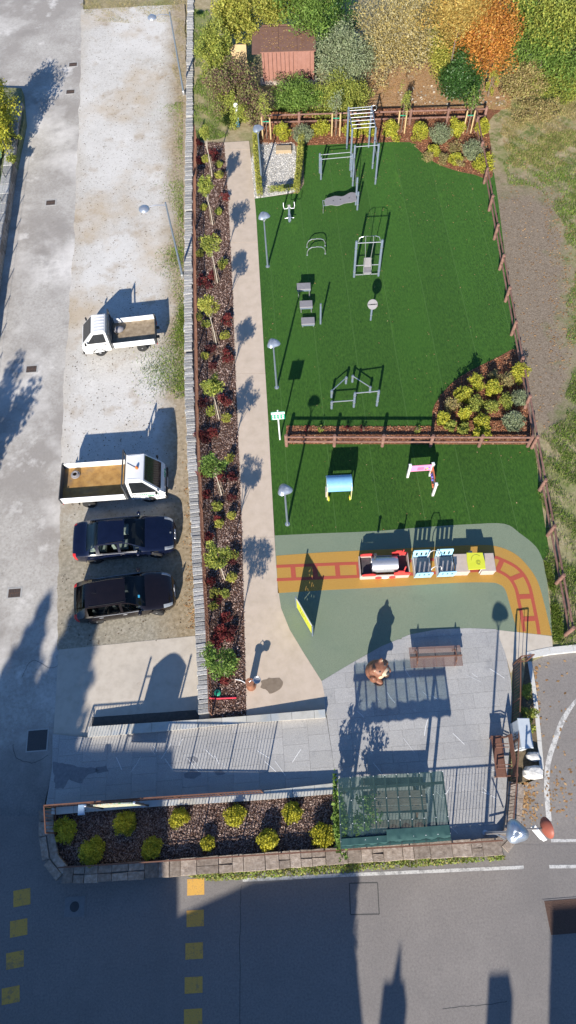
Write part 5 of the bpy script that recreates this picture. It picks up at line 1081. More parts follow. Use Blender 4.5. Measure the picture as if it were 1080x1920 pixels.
L_ygr = LEAF('yellow_green_leaves', [(0.161, 0.188, 0.0291), (0.287, 0.296, 0.0582), (0.376, 0.34, 0.0728), (0.215, 0.233, 0.0437)], .3)
L_pur = LEAF('purple_brown_leaves', [(0.084, 0.035, 0.042), (0.154, 0.084, 0.07), (0.168, 0.182, 0.056), (0.238, 0.252, 0.084)], .2)
L_brn = LEAF('brown_leaves', [(0.196, 0.138, 0.0575), (0.299, 0.23, 0.103), (0.23, 0.23, 0.069), (0.345, 0.265, 0.138)], .25)
bark = M('bark', [(.10, .075, .055), (.18, .14, .105), (.27, .22, .17)], 14, 7, .95, .6, 50); palebark = M('pale_bark', [(.34, .29, .23), (.45, .4, .33)], 14, 6, .9, .3, 50)
def shrub(name, label, px, r, h, mat, n, leaf, group=None, z=0.02, k=26, cat='shrub', aspect=.55, up=.5, spiky=False, spread=.2):
    b = G(*px, z); t = thing(name, label, cat, b, 0, group); rz = h/2
    if spiky:                                              # upright thin shoots fanning from the base
        m = n//14; a = rng.uniform(0, 6.283, m); q = np.sqrt(rng.uniform(0, 1, m)); tip = np.stack([np.cos(a)*q*r, np.sin(a)*q*r, h*(1.05-.45*q)*rng.uniform(.75, 1.1, m)], 1); base = tip*np.array([.3, .3, 0])
        s = rng.uniform(.12, 1, (m, 14, 1)); pts = (base[:, None]+(tip-base)[:, None]*s+rng.normal(0, .012, (m, 14, 3))).reshape(-1, 3)
        leafmesh('foliage', pts, leaf, mat, t, .28, .8)
    else:
        pts = clumps((0, 0, rz*1.05), (r, r, rz), n, k, .42, .45, -.75, spread); pts[:, 2] = np.maximum(pts[:, 2], .02); leafmesh('foliage', pts, leaf, mat, t, aspect, up)
    m = MB()
    for i in range(4): a = i*1.6; m.tube([(0, 0, -.03), (.25*r*math.cos(a), .25*r*math.sin(a), rz*.7), (.55*r*math.cos(a+.2), .55*r*math.sin(a+.2), h*.75)], [.02, .014, .006], 5)
    m.build('stem', bark, t); return t
PL = [(129, 1557, .42, 'in the shade at the left end'), (178, 1597, .46, 'in the shade, lower left'), (240, 1542, .40, 'in the shade below the information board'), (287, 1590, .37, 'in the shade left of the sunlit part'), (338, 1536, .34, 'first in the sunlit part of the upper row'), (391, 1581, .24, 'smallest of all, in the lower row'), (443, 1529, .40, 'second in the sun in the upper row'), (502, 1574, .37, 'middle of the sunlit lower row'), (549, 1524, .37, 'rightmost of the upper row'), (604, 1567, .40, 'beside the green net, lower row')]
for x, y, r, w in PL: shrub('golden_shrub', 'round golden shrub in the road planter, '+w, (x, y), r*.88, r*1.45, L_gld, int(3600*r/.4), .075, 'golden shrubs in the planter', -.02, 60, spread=.06)
# little standard trees in the long bed
TR = [((398, 331), 2.75, .36, L_olv), ((399, 422), 2.75, .5, L_olv), ((408, 531), 2.8, .56, L_olv), ((406, 646), 2.85, .56, L_ygr), ((411, 786), 2.8, .6, L_olv), ((416, 929), 2.75, .56, L_grn), ((422, 1087), 2.75, .56, L_olv), ((428, 1273), 2.8, .66, L_grn)]
def limb_tree(name, label, b, h, c, rad, mat, n, k, leaf, group=None, r0=.1, trunk=bark, cr=.36, shell=.5, low=-.8, aspect=.55, lean=(0, 0), cat='tree', up=.4):
    t = thing(name, label, cat, b, 0, group); c = Vector(c); pts = clumps(tuple(c), rad, n, k, cr, shell, low); leafmesh('crown', pts, leaf, mat, t, aspect, up)
    m = MB(); m.tube([(0, 0, -.1), (lean[0]*.3, lean[1]*.3, c.z*.35), (c.x*.8, c.y*.8, c.z*.8), (c.x, c.y, c.z+rad[2]*.4)], [r0, r0*.8, r0*.55, r0*.2], 8); m.build('trunk', trunk, t, True)
    m = MB(); r_ = random.Random(hash(label) % 999)
    for i in range(12):
        a = i*2.4; s = r_.uniform(.45, .85); q0 = Vector((c.x*.7, c.y*.7, c.z*r_.uniform(.55, .95))); q1 = c+Vector((rad[0]*s*math.cos(a), rad[1]*s*math.sin(a), rad[2]*r_.uniform(-.3, .6)))
        m.tube([q0, q0.lerp(q1, .5)+Vector((0, 0, .08*rad[2])), q1], [r0*.4, r0*.25, r0*.08], 5)
    m.build('limbs', trunk, t); return t
for i, (b, h, r, mt) in enumerate(TR):
    g = G(*b, .0); t = limb_tree('standard_tree', 'small round-headed tree in the mulch bed, %s from the top' % ordw(i+1), g, h, (random.uniform(-.08, .04), random.uniform(-.1, .1), h+random.uniform(-.12, .08)), (r*.88*random.uniform(.85, 1.1), r*.88, r*.75*random.uniform(.85, 1.15)), mt, 1300, 26, .14, 'small trees in the long mulch bed', .032, palebark, .4, .5, -.7, .32, (0, 0))
    for s in (-.05, .05): MB().tube([(s*2.2, .08, 0), (s*1.4, .05, random.uniform(.9, 1.4))], .022, 6).build('stake', bark, t)
REDS = [(373, 274), (371, 305), (402, 292), (392, 540), (379, 530), (425, 605), (395, 657), (400, 690), (425, 665), (425, 760), (380, 762), (400, 815), (380, 820), (437, 897), (400, 880), (383, 890), (435, 935), (388, 930), (395, 1055), (397, 1093), (425, 1160), (415, 1182), (437, 1185), (435, 1240), (437, 1262), (405, 1205), (393, 1010)]+[(random.uniform(372+(y-270)*.02, 428+(y-270)*.015), y) for y in range(300, 1300, 75)]
YGS = [(411, 313), (386, 304), (412, 333), (382, 393), (411, 402), (388, 470), (418, 496), (417, 503), (387, 612), (422, 633), (385, 672), (397, 776), (425, 788), (432, 863), (407, 953), (412, 985), (435, 970), (437, 1046), (435, 1086), (422, 1116), (402, 1138), (375, 480), (374, 600), (405, 1115)]
REDS.sort(key=lambda p: p[1]); YGS.sort(key=lambda p: p[1])
for i, p in enumerate(REDS): shrub('red_shrub', 'low dark red shrub in the long bed, %s red one from the top' % ordw(i+1), p, random.uniform(.17, .3), random.uniform(.28, .45), (L_red, L_red, L_mar)[i % 3], 520, .07, 'red shrubs in the long bed', .01, 18)
for i, p in enumerate(YGS): shrub('grassy_shrub', 'low yellow green tuft in the long bed, %s green one from the top' % ordw(i+1), p, random.uniform(.2, .32), random.uniform(.35, .5), (L_ygr, L_olv, L_ygr)[i % 3], 700, .11, 'green tufts in the long bed', .01, 14, 'shrub', .3, .2, True)
# upper bed
NB = [('y', 529, 258, .38, .75, 'by the first pair of stakes'), ('y', 601, 254, .4, .8, 'between the grey shrub and the second stakes'), ('y', 658, 258, .38, .8, 'behind the climbing rig, left'), ('y', 690, 256, .38, .75, 'behind the climbing rig, right'), ('y', 730, 258, .42, .9, 'left of the third pair of stakes'), ('y', 786, 262, .42, .95, 'right of the third pair of stakes'), ('y', 853, 252, .36, .85, 'left of the last pair of stakes'), ('y', 813, 290, .3, .5, 'at the curved bed edge, left'), ('y', 852, 306, .3, .5, 'at the curved bed edge, middle'), ('y', 906, 318, .5, .75, 'at the curved bed edge beside the corner'), ('y', 900, 252, .34, .8, 'in the fence corner'), ('g', 567, 268, .62, 1.1, 'above the right clipped hedge'), ('g', 822, 268, .66, 1.1, 'in the middle of the wide part'), ('g', 884, 298, .66, 1.1, 'beside the fence corner'), ('b', 850, 285, .42, .6, 'in the wide part'), ('b', 832, 305, .32, .45, 'at the curved edge'), ('b', 800, 300, .3, .4, 'left of the curved edge'), ('b', 862, 312, .3, .45, 'near the corner')]
for k, x, y, r, h, w in NB:
    nm, ds, mt, n, lf, sp = dict(y=('golden_shrub', 'golden shrub in the upper bed, ', L_yel, 1900, .1, False), g=('rosemary', 'grey green spiky shrub in the upper bed, ', L_gry, 4200, .11, True), b=('withered_shrub', 'brownish shrub in the upper bed, ', L_brn, 700, .08, False))[k]
    shrub(nm, ds+w, (x, y), r*1.18, h*1.1, mt, int(n*1.3), lf*.85, 'shrubs in the upper bark bed', .02, 26, spiky=sp)
SB = [('y', 828, 796, .36, .95, 'lowest left'), ('y', 862, 752, .4, 1.0, 'upper left'), ('y', 889, 728, .4, 1.0, 'top left'), ('y', 919, 738, .42, 1.0, 'top middle'), ('y', 867, 786, .36, .9, 'centre left'), ('y', 900, 800, .36, .9, 'lower middle'), ('y', 903, 818, .42, .7, 'touching the log fence'), ('y', 970, 710, .5, 1.0, 'top right by the fence'), ('o', 917, 766, .46, .7, 'centre'), ('o', 866, 808, .3, .5, 'low by the fence'), ('o', 886, 768, .42, .9, 'left of centre'), ('o', 945, 762, .4, .8, 'right of centre'), ('g', 958, 802, .7, 1.1, 'lower right'), ('g', 970, 756, .55, .9, 'right by the fence'), ('b', 845, 768, .4, .8, 'left edge'), ('b', 946, 722, .42, .8, 'upper right'), ('b', 925, 712, .3, .6, 'top edge'), ('o', 842, 802, .3, .7, 'next to the lowest golden one')]
for k, x, y, r, h, w in SB:
    nm, ds, mt, n, lf, sp = dict(y=('golden_shrub', 'golden shrub in the corner bed, ', L_yel, 1800, .1, False), g=('rosemary', 'grey green spiky shrub in the corner bed, ', L_gry, 4200, .11, True), b=('withered_shrub', 'brownish shrub in the corner bark bed, ', L_brn, 900, .08, False), o=('leafy_shrub', 'green leafy shrub in the corner bark bed, ', L_olv, 1300, .09, False))[k]
    shrub(nm, ds+w, (x, y), r*.84, h*.95, mt, n, lf*.85, 'shrubs in the corner bark bed', .02, 24, spiky=sp)
for i, (x, mt) in enumerate(((577, L_red), (601, L_olv), (652, L_red), (681, L_red), (782, L_olv))): shrub('young_plant', 'tiny young plant in the bark strip under the middle fence, %s from the left' % ordw(i+1), (x, 808), .16, .42, mt, 160, .06, 'young plants in the bark strip', .03, 9, 'plant')
# staked saplings along the upper fence
for i, (xa, xb, yb) in enumerate(((493, 508, 261), (622, 637, 255), (745, 758, 250), (868, 882, 250))):
    a, b = G(xa, yb, .02), G(xb, yb, .02); c = (a+b)/2; t = thing('staked_sapling', 'young tree tied to two stakes at the upper fence, %s from the left' % ordw(i+1), 'tree', c, 0, 'staked saplings')
    for q in (a, b): MB().lathe([(.045, -.1), (.045, 1.38), (.02, 1.46)], q-c, 8).build('stake', M('pine_stake', [(.4, .29, .14), (.5, .38, .2)], 8, 6, .85) if i == 0 and q == a else bpy.data.materials['pine_stake'], t, True)
    MB().beam(a-c+Vector((0, 0, 1.15)), b-c+Vector((0, 0, 1.15)), .02, .05).build('tie', signg, t); MB().tube([(0, .02, -.1), (.02, .02, 1.2), (0, .05, 2.4)], [.028, .022, .008], 6).build('trunk', bark, t)
    pts = clumps((0, .1, 2.15), (.42, .42, .8), 520, 16, .4, .3, -1); leafmesh('crown', pts, .1, (L_olv, L_gry, L_olv, L_grn)[i], t, .4)
# clipped hedges round the pebble bed
def hedge(label, pts, w, h, mat, n):
    g = resample(GP(pts, .02), .1); t = thing('hedge', label, 'hedge', g[0]); idx = rng.integers(0, len(g), n); gg = np.array([tuple(p) for p in g])[idx]
    q = np.c_[gg[:, 0]+rng.uniform(-w/2, w/2, n), gg[:, 1]+rng.uniform(-.06, .06, n), .03+h*rng.uniform(.05, 1, n)**.7*(1+.12*np.sin(gg[:, 1]*5)+.1*np.sin(gg[:, 1]*13))]
    leafmesh('foliage', q, .085, mat, t, .4, .5, off=tuple(g[0])); m = MB()
    for p in g[::4]: m.tube([p-g[0], p-g[0]+Vector((random.uniform(-.05, .05), 0, h*.8))], .012, 4)
    stuff(m.build('stems', bark, t))
hedge('narrow yellow green hedge left of the pebble bed', [(480, 262), (481, 300), (485, 340), (488, 372)], .34, .7, L_ygr, 5200)
hedge('narrow yellow green hedge right of the pebble bed', [(566, 268), (563, 310), (559, 345), (556, 366)], .36, .8, L_ygr, 5200)
hedge('loose low hedge along the lower edge of the pebble bed', [(508, 362), (530, 360), (550, 358)], .5, .45, L_olv, 1100)
# climbing plant at the pergola
t = thing('climbing_plant', 'leafy climbing plant at the left side of the pergola', 'plant', G(648, 1560, 0)); o = t.location
q = np.vstack([clumps(tuple(bl(.03, .5, -.9)), (.25, 1.4, .9), 650, 24, .35, .2), clumps(tuple(bl(.25, .55, -1.0)), (.75, .8, .7), 420, 18, .3, .2), clumps(tuple(bl(-.02, .6, -1.2)), (.2, 1.2, .6), 420, 16, .35, .3)])
leafmesh('foliage', q, .13, L_grn, t, .6, .4, off=tuple(o)); MB().tube([(0, 0, 0), (.1, .3, 1.0), (.0, .9, 1.9)], .025, 6).build('stem', bark, t)
for i, (x, y, r) in enumerate(((1000, 1302, .2), (990, 1335, .3), (985, 1362, .35), (1001, 1290, .16))): shrub('strip_plant', 'green plant in the planting strip, %s from the cabinet' % ordw((4, 2, 1, 3)[i] if True else i), (x if x < 995 else 985, y), r, .35, L_olv, 320, .09, 'plants in the strip by the access road', -.05, 12, 'plant')

# ------------------------------------------------------------------ shed
shedm = M('brown_sheet', [(0.255, 0.123, 0.0924), (0.317, 0.163, 0.128)], 4, 6, .6, .05, 30); roofm = M('dark_brown_roof', [(0.123, 0.0686, 0.0549), (0.165, 0.0959, 0.0789)], 4, 6, .6, .05, 30)
a, b = G(493, 154, 0), G(590, 151, 0); c = (a+b)/2; w = (b-a).length; t = thing('garden_shed', 'brown sheet metal garden shed among the bushes', 'shed', c, math.atan2(b.y-a.y, b.x-a.x)); D = 2.3; hF = 1.95
MB().box((0, D/2, hF/2), (w-.06, D-.06, hF-.05)).build('walls', shedm, t)
for k in range(13): MB().bbox((-w/2+.1+k*(w-.2)/12, -.03, hF/2), (.12, .1, hF-.08), .02).build('wall_rib', shedm, t)
for k in range(3):
    x0 = -w/2-.08+k*(w+.16)/3; MB().beam((x0+(w+.16)/6, -.15, hF+.02), (x0+(w+.16)/6, D*.75, hF+.42), (w+.16)/3-.015, .04, (0, 0, 1)).build('roof_panel', roofm, t)
MB().beam((-w/2-.3, -.1, hF-.12), (-w/2-.3, D*.72, hF+.25), .55, .04).build('side_roof', roofm, t); MB().beam((0, D*.75, hF+.42), (0, D+.15, hF), w+.2, .04).build('back_roof', roofm, t) if False else MB().box((0, D, hF+.1), (w, .05, .3)).build('back_board', roofm, t)
MB().box((0, -.05, hF-.02), (w+.1, .08, .1)).build('gutter', shedm, t); MB().box((0, .05, .03), (w+.3, .7, .1)).build('plinth', conc, t); MB().bbox((w*.28, -.05, .95), (.9, .03, 1.8), .01).build('door', shedm, t)
rl = stuff(leafmesh('roof_leaves', np.c_[rng.uniform(-w/2, w/2, 260), (ry := rng.uniform(-.1, 1.6, 260)), hF+.075+.4*(ry+.15)/(D*.75+.15)], .1, LEAF('dry_leaves', [(.2, .115, .05), (.32, .2, .095), (.26, .135, .055), (.4, .29, .17)], .1), t, .6, 6))
p = G(452, 150, 0); tag(MB().box((p.x, p.y+.6, .9), (1.0, .06, 1.8), R(-6), -.18).build('plywood_panel', M('plywood', [(.42, .3, .16), (.5, .37, .21)], 5, 6, .8)), 'beige plywood panel leaning left of the shed', 'panel')

# ------------------------------------------------------------------ trees and bushes beyond the fence
wood_g = 'bushes and trees beyond the upper fence'
def bushpx(name, label, px, zc, rad, mat, n, k, leaf, cat='bush', cr=.28, shell=.3, r0=.07, aspect=.55, low=-.9, up=.4):
    n = int(n*1.8); leaf *= .74; k = int(k*1.2); zc0 = zc; c = G(*px, zc); b = Vector((c.x, c.y, -.03)); return limb_tree(name, label, b, zc, (0, 0, zc), rad, mat, n, k, leaf, wood_g, r0, bark, cr, shell, low, aspect, (0, 0), cat, up)
bushpx('purple_bush', 'dark purple and green bush left of the shed', (430, 160), 1.3, (1.5, 1.7, 1.3), L_pur, 8000, 70, .14)
bushpx('purple_bush', 'purple tipped bush in front of the shed, left', (470, 195), 1.0, (1.2, 1.0, 1.0), L_pur, 5000, 40, .13)
bushpx('olive_bush', 'olive green bush below the dark purple bush', (440, 205), .8, (1.0, 1.2, .9), L_olv, 4500, 40, .13)
bushpx('hedge_bush', 'broad green bush in front of the shed, left half', (560, 182), .9, (1.6, 1.1, 1.0), L_grn, 8500, 80, .13)
bushpx('hedge_bush', 'broad green bush in front of the shed, right half', (640, 180), 1.0, (1.6, 1.2, 1.1), L_olv, 8500, 80, .13)
bushpx('purple_bush', 'thin dark twigged bush against the shed wall', (530, 152), .7, (1.1, .3, .6), L_pur, 380, 22, .13)
bushpx('grey_bush', 'tall grey green bush right of the shed', (645, 110), 1.9, (1.7, 2.0, 2.0), L_gry, 11000, 80, .15)
bushpx('dark_bush', 'dark green bush behind the shed corner', (628, 55), 2.2, (1.6, 1.6, 2.1), L_drk, 8000, 60, .16)
bushpx('yellow_green_tree', 'yellow green tree behind the shed, left', (440, 25), 3.0, (1.3, 1.5, 1.5), L_ygr, 7000, 70, .19, 'tree')
bushpx('olive_tree', 'olive brown tree at the top left of the shed', (400, 95), 1.9, (1.0, 1.7, 1.6), L_olv, 6500, 50, .16, 'tree')
bushpx('yellow_green_tree', 'yellow green tree directly behind the shed', (515, -18), 3.5, (2.1, 2.0, 1.8), L_ygr, 9500, 70, .19, 'tree')
bushpx('green_tree', 'green tree behind the shed, right', (580, 5), 3.6, (2.2, 2.2, 2.1), L_grn, 9500, 70, .18, 'tree')
bushpx('yellow_tree', 'tall pale yellow tree with bare twigs, left part of the wood edge', (735, 62), 2.4, (2.2, 2.4, 2.5), L_yll, 10500, 110, .15, 'tree', .26, .35, .1)
bushpx('yellow_tree', 'pale yellow tree behind the bare leafy bank', (800, 35), 3.0, (2.5, 2.4, 2.8), L_yll, 10500, 110, .16, 'tree', .26, .35, .1)
bushpx('yellow_green_tree', 'yellow green tree between the yellow and orange trees', (838, 82), 1.9, (1.7, 1.6, 1.9), L_ygr, 9000, 80, .16, 'tree', .3)
bushpx('orange_tree', 'bright orange autumn tree at the wood edge', (918, 65), 3.6, (1.7, 1.8, 2.5), L_org, 10000, 80, .17, 'tree', .3)
bushpx('orange_tree', 'golden yellow top behind the orange tree', (865, 12), 5.0, (2.0, 1.8, 1.8), LEAF('golden_orange_leaves', [(0.335, 0.219, 0.054), (0.378, 0.297, 0.09), (0.304, 0.168, 0.036)], .3), 8000, 70, .17, 'tree', .3)
bushpx('small_orange_bush', 'small orange bush hanging beside the dark green bush', (897, 128), 1.6, (.6, .5, .5), L_org, 900, 14, .15)
bushpx('laurel_bush', 'glossy dark green bush below the orange tree', (868, 145), 1.4, (1.3, 1.1, 1.5), L_drk, 8500, 60, .15, 'bush', .34, .5)
bushpx('laurel_bush', 'slim dark green bush above the glossy bush', (888, 92), 2.2, (.6, .6, 1.3), L_drk, 2500, 25, .15)
bushpx('feathery_tree', 'feathery green tree right of the orange tree', (1000, 50), 3.0, (2.2, 2.3, 2.8), L_grn, 11000, 100, .24, 'tree', .3, .4, .1, .28, -.9, .2)
bushpx('feathery_tree', 'feathery green tree at the right edge', (1075, 75), 2.8, (2.2, 2.2, 2.6), L_grn, 10000, 90, .24, 'tree', .3, .4, .1, .28, -.9, .2)
bushpx('olive_tree', 'olive tree high at the top right', (1050, 0), 5.0, (2.6, 2.2, 2.2), L_olv, 9000, 80, .2, 'tree', .3)
bushpx('brown_bush', 'brown green scrub below the feathery tree', (985, 150), 1.0, (1.7, 1.5, 1.0), L_brn, 6000, 60, .14)
bushpx('brown_bush', 'scrubby olive bush at the right edge below the trees', (1060, 150), 1.0, (1.8, 1.5, 1.0), L_olv, 6500, 60, .14)
bushpx('low_scrub', 'low dry scrub on the bank right of the fence corner', (1010, 205), .4, (1.5, .9, .45), L_brn, 2600, 40, .12)
bushpx('young_tree', 'small dark young tree on the leafy bank', (762, 190), .8, (.3, .3, .8), L_pur, 500, 14, .1)
bushpx('young_tree', 'small green sapling beside the laurel bush', (922, 150), 1.0, (.4, .4, 1.0), L_ygr, 900, 16, .12)
c = G(2, 215, 1.6); limb_tree('golden_bush', 'golden bush behind the garden wall on the left', (c.x-.4, c.y, 0), 1.6, (0, 0, 1.7), (1.1, 2.0, 1.7), L_yel, 10000, 70, .14, None, .07, bark, .34, .5, -.9, .55, (0, 0), 'bush')
for i, (x, y) in enumerate(((30, 262), (27, 300), (22, 305))): shrub('wall_plant', 'small plant hanging over the garden wall, %s from the far end' % ordw(i+1), (x, y), .32, .4, L_olv, 350, .1, 'plants on the garden wall', .25, 12, 'plant')
c = G(-4, 800, ZL); limb_tree('roadside_tree', 'tree at the left edge whose shadow falls on the worn road', (c.x-2.6, c.y-9.0, ZL), 4.2, (0, 0, 4.3), (1.3, 1.2, 2.0), L_grn, 7000, 40, .2, None, .1)

# ------------------------------------------------------------------ grass, weeds, fallen leaves
grassm = LEAF('grass_blades', [(.02, .045, .006), (.08, .15, .014), (.13, .22, .028), (.2, .27, .05), (.32, .3, .14)], .25); dryg = LEAF('dry_grass', [(.28, .22, .1), (.38, .31, .16), (.2, .18, .06), (.13, .15, .04)], .2)
lush = LEAF('lush_grass', [(.06, .11, .012), (.11, .18, .02), (.17, .23, .04), (.24, .25, .08)], .2)
def grass(name, label, px, z, n, h, mat, amp=.3, w=.02):
    xy = scatter(rough(px, amp, .6, z, len(px)), int(n*1.7)); d_ = np.sin(xy[:, 0]*1.9+np.sin(xy[:, 1]*1.3)*1.5)+np.sin(xy[:, 1]*2.3+np.sin(xy[:, 0]*.9+1)*1.7)+.8*np.sin(xy[:, 0]*5.1+xy[:, 1]*4.3); xy = xy[d_+rng.normal(0, .8, len(xy)) > -.35][:n]; return tag(stuff(blades(name, xy, z, h, w, mat)), label, 'grass')
gyy = np.concatenate([rng.uniform(20.5, 44, 9000), rng.uniform(21, 31, 7000)]); dens = .25+.75*np.clip(np.sin(gyy*1.3)+np.sin(gyy*.57+1)+.6, 0, 1.5); keep = rng.uniform(0, 1.2, len(gyy)) < dens; gyy = gyy[keep]; gxx = -4.78-np.abs(rng.normal(0, .42, len(gyy)))*(1+.5*np.sin(gyy*.9)); cl_ = rng.normal(0, 1, (1600, 2))*np.array([.55, .8])+np.array([-6.1, 22.4])
tag(stuff(blades('verge_grass', np.vstack([np.c_[gxx, gyy], cl_]), ZL+.01, .06, .035, lush)), 'green grass growing along the coping wall', 'grass')
grass('verge_grass', 'thin dry grass at the far end of the lot', [(155, 0), (345, 0), (350, 240), (328, 240), (330, 42), (156, 42)], ZL+.01, 9000, .05, dryg)
grass('meadow_grass', 'green grass between the coping wall and the bushes', [(362, 20), (395, 20), (440, 230), (420, 262), (364, 262), (361, 150)], -.03, 16000, .11, grassm)
grass('meadow_grass', 'patchy green grass outside the log fence, upper part', [(960, 260), (1100, 240), (1250, 300), (1250, 640), (1075, 640), (1050, 400), (1000, 345), (945, 345)], -.03, 46000, .1, grassm, .4)
grass('meadow_grass', 'dry grass on the bank outside the fence corner', [(930, 190), (1090, 180), (1100, 300), (960, 330)], -.03, 20000, .1, dryg, .5)
grass('meadow_grass', 'green grass outside the log fence, lower part', [(1012, 815), (1060, 790), (1070, 690), (1250, 700), (1300, 1200), (1040, 1212), (1055, 1190), (1020, 1030), (1008, 850)], -.03, 56000, .1, grassm, .25)
grass('meadow_grass', 'lush grass between the rubber field and the log fence', [(1019, 1050), (1028, 1045), (1058, 1195), (1038, 1212), (1030, 1120)], -.03, 5000, .1, lush, .05)
wxy = scatter([(p.x, p.y) for p in GP([(330, 1638), (640, 1616), (945, 1600), (945, 1612), (640, 1636), (400, 1652)], ZL)], 2600); wm = wxy[:, 0]
tag(stuff(leafmesh('wall_weeds', np.c_[wxy, ZL+rng.uniform(.01, .16, len(wxy))], .1, LEAF('weed_leaves', [(.1, .17, .03), (.2, .26, .05), (.3, .26, .09), (.14, .2, .04)], .2), None, .5, .6)), 'weeds growing along the foot of the rubble wall', 'weeds')
dryl = bpy.data.materials['dry_leaves']
def fallen(name, label, xy, z, size, mat=None): return tag(stuff(leafmesh(name, np.c_[xy, np.broadcast_to(z, len(xy))+rng.uniform(.006, .02, len(xy))], size, mat or dryl, None, .6, 5)), label, 'leaves')
xy = np.vstack([scatter([(p.x, p.y) for p in GP([(570, 262), (750, 262), (926, 330), (940, 420), (600, 420)], 0)], 170), scatter([(p.x, p.y) for p in GP(turfpx, 0)], 190)]); fallen('fallen_leaves', 'scattered dry leaves on the artificial turf', xy, .012, .065)
fallen('fallen_leaves', 'thick dry leaves on the bank above the fence', scatter(litpoly, 5000), -.016, .12)
fallen('fallen_leaves', 'dry leaves on the meadow and dirt track', np.vstack([scatter(dirtpoly, 500), scatter([(p.x, p.y) for p in GP([(1020, 350), (1250, 350), (1250, 700), (1030, 690)], 0)], 1500), scatter([(p.x, p.y) for p in GP([(940, 215), (1100, 200), (1100, 360), (950, 345)], 0)], 400)]), -.016, .1)
n1 = rng.normal(0, 1, (170, 2))*np.array([.24, .45])+np.array(G(987, 1497, -.4).xy); n2 = rng.normal(0, 1, (60, 2))*np.array([.3, .45])+np.array(G(1046, 1485, -.4).xy); n3 = scatter([(p.x, p.y) for p in GP([(1008, 1240), (1090, 1230), (1090, 1540), (1030, 1540)], -.3)], 40); n4 = np.array([G(1003+13*u+rng.normal(0, 2), 1250+190*u, -.2).xy for u in rng.uniform(0, 1, 90)])
xy = np.vstack([n1, n2, n3, n4]); fallen('fallen_leaves', 'brown leaves gathered along the kerb of the access road', xy, -.5+.4*np.clip((xy[:, 1]+.45)/7.8, 0, 1.2), .12)
xy = np.vstack([np.array([G(*(np.array((361, 1000))+np.array([rng.normal(0, 7), rng.uniform(-240, 180)])), ZL).xy for _ in range(420)])]); fallen('fallen_leaves', 'brown leaves along the foot of the coping wall', xy, ZL+.016, .1)
deb = LEAF('dark_debris', [(.07, .05, .03), (.14, .1, .06), (.2, .15, .1)], 0); fallen('lot_debris', 'dark leaf crumbs scattered over the gravel lot', scatter(lotpoly, 1500), ZL+.012, .075, deb)
stn = LEAF('bank_stones', [(.3, .26, .2), (.4, .35, .28), (.47, .42, .35)], 0); q = scatter([(p.x, p.y) for p in GP([(740, 165), (830, 160), (940, 175), (960, 200), (750, 195)], 0)], 150)
tag(stuff(leafmesh('bank_stones', np.c_[q, rng.uniform(.0, .05, len(q))], .16, stn, None, .8, 1.2)), 'pale stones on the bank above the fence', 'stones')

# ================================================================== houses and trees south of the road (they throw the long shadows)
plas = M('plaster', [(.5, .46, .4), (.58, .54, .47)], 2, 6, .9); tile = M('roof_tiles', [(.25, .1, .06), (.34, .15, .09)], 6, 6, .85); winm = M('window_glass', [(.03, .035, .04), (.05, .055, .06)], 3, 2, .1)
def house(label, x0, x1, y0, y1, outline, roofz, chim=()):
    """outline: (x, height) along the street front; extruded back"""
    t = thing('house', label, 'house', ((x0+x1)/2, y1, ZL), 0, 'houses south of the road'); cx = (x0+x1)/2
    n = len(outline); vs = [(x-cx, 0, z) for x, z in outline]+[(x-cx, y0-y1, z) for x, z in outline]
    MB().add(vs, [tuple(range(n)), tuple(range(n, 2*n))[::-1]]+[(i, n+i, n+(i+1) % n, (i+1) % n) for i in range(n)]).build('walls', plas, t)
    for x in np.arange(x0+1, x1-1, 2.2):
        for z in (1.0, 3.8):
            w_ = MB().box((x-cx+.4, .02, z+.7), (.95, .06, 1.35)).build('window', white, t); MB().box((x-cx+.4, .055, z+.7), (.8, .02, 1.2)).build('pane', winm, w_)
    d_ = MB().box((.3, .03, 1.05), (1.0, .08, 2.1)).build('door', brown, t); MB().box((.7, .09, 1.0), (.04, .04, .14)).build('door_handle', galv, d_)
    if roofz:
        ym = (y0-y1)/2 if roofz[1] is None else roofz[1]-y1; zr = roofz[0]; ze = outline[2][1]
        rf = MB().add([(x0-cx-.3, .4, ze-.1), (x1-cx+.3, .4, ze-.1), (x1-cx+.3, ym, zr), (x0-cx-.3, ym, zr), (x0-cx-.3, y0-y1-.4, ze-.1), (x1-cx+.3, y0-y1-.4, ze-.1)], [(0, 1, 2, 3), (3, 2, 5, 4), (0, 3, 4), (1, 5, 2)]).build('roof', tile, t)
        for x, y, z, w_, pk in chim:
            MB().box((x-cx, y-y1, z-1.2), (w_, w_, 2.4)).build('chimney', plas, rf)
            if pk: MB().lathe([(.2, z), (.02, z+pk)], (x-cx, y-y1, 0), 4).build('chimney_cap', tile, rf)
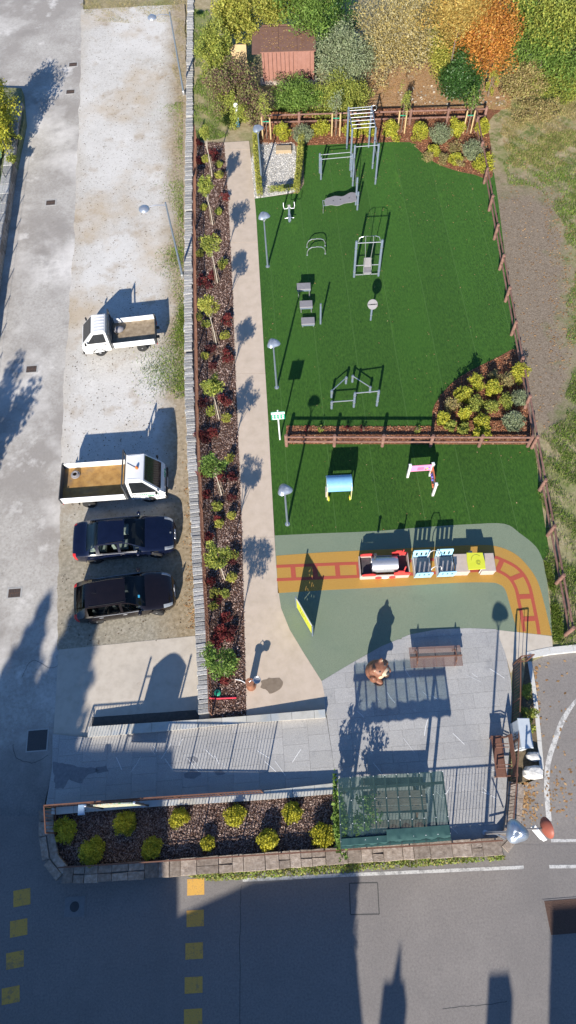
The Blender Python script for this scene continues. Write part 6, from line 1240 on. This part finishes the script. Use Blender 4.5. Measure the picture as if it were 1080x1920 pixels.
house('tall plastered house south of the road, left', -26, -9, -26, -16, [(-26, 0), (-9, 0), (-9, 7.4), (-10.5, 10.5), (-26, 10.5)], None)
house('lower plastered house south of the road, middle left', -8.98, -2.8, -24, -16, [(-8.98, 0), (-2.8, 0), (-2.8, 7.75), (-6.3, 7.7), (-8.98, 7.2)], None)
house('house with two chimneys south of the road', -2.3, 3.5, -26, -17, [(-2.3, 0), (3.5, 0), (3.5, 5.4), (-2.3, 5.4)], (7.2, -21), [(-1.9, -21, 8.35, .72, .75), (1.75, -21, 8.35, .7, 0)])
house('tall plastered house south of the road, right', 3.7, 18, -30, -20, [(3.7, 0), (18, 0), (18, 9.0), (3.7, 9.0)], None)
sg = 'trees in front of the houses south of the road'
for x, h, r, lb in ((-15.6, 14.3, 2.9, 'tallest dark conifer'), (-17.6, 13.1, 2.9, 'second tallest dark conifer'), (-19.8, 12.4, 3.0, 'broad dark conifer'), (-22.5, 12.2, 3.0, 'leftmost dark conifer')):
    t = limb_tree('conifer', lb+' in front of the houses', (x, -14.6, ZL), h, (0, 0, h*.55), (.1, .1, .1), L_drk, 10, 4, .1, sg, .2)
    n = 20000; u = rng.uniform(0, 1, n)**.7; a = rng.uniform(0, 6.283, n); rr = (r*1.5*u+.1)*(.6+.4*np.sin(u*60)**2)*np.sqrt(rng.uniform(.1, 1, n))*(1+.25*np.sin(a*3+x))
    leafmesh('needles', np.c_[rr*np.cos(a), rr*np.sin(a), h*(1-u*.92)], .36, L_drk, t, .6, .3)
limb_tree('garden_tree', 'leafy tree beside the lower house', (-2.55, -14.9, ZL), 6, (0, 0, 4.9), (.75, .7, 2.3), L_drk, 9000, 60, .2, sg, .12)
limb_tree('garden_tree', 'small leafy tree beside the house with chimneys', (-2.0, -13.2, ZL), 3.2, (0, 0, 3.3), (.8, .7, 1.1), L_drk, 5000, 40, .18, sg, .1)
limb_tree('garden_tree', 'bushy tree in front of the right house', (5.2, -18.6, ZL), 7, (0, 0, 7.3), (.9, .7, .75), L_drk, 4000, 30, .2, sg, .12)
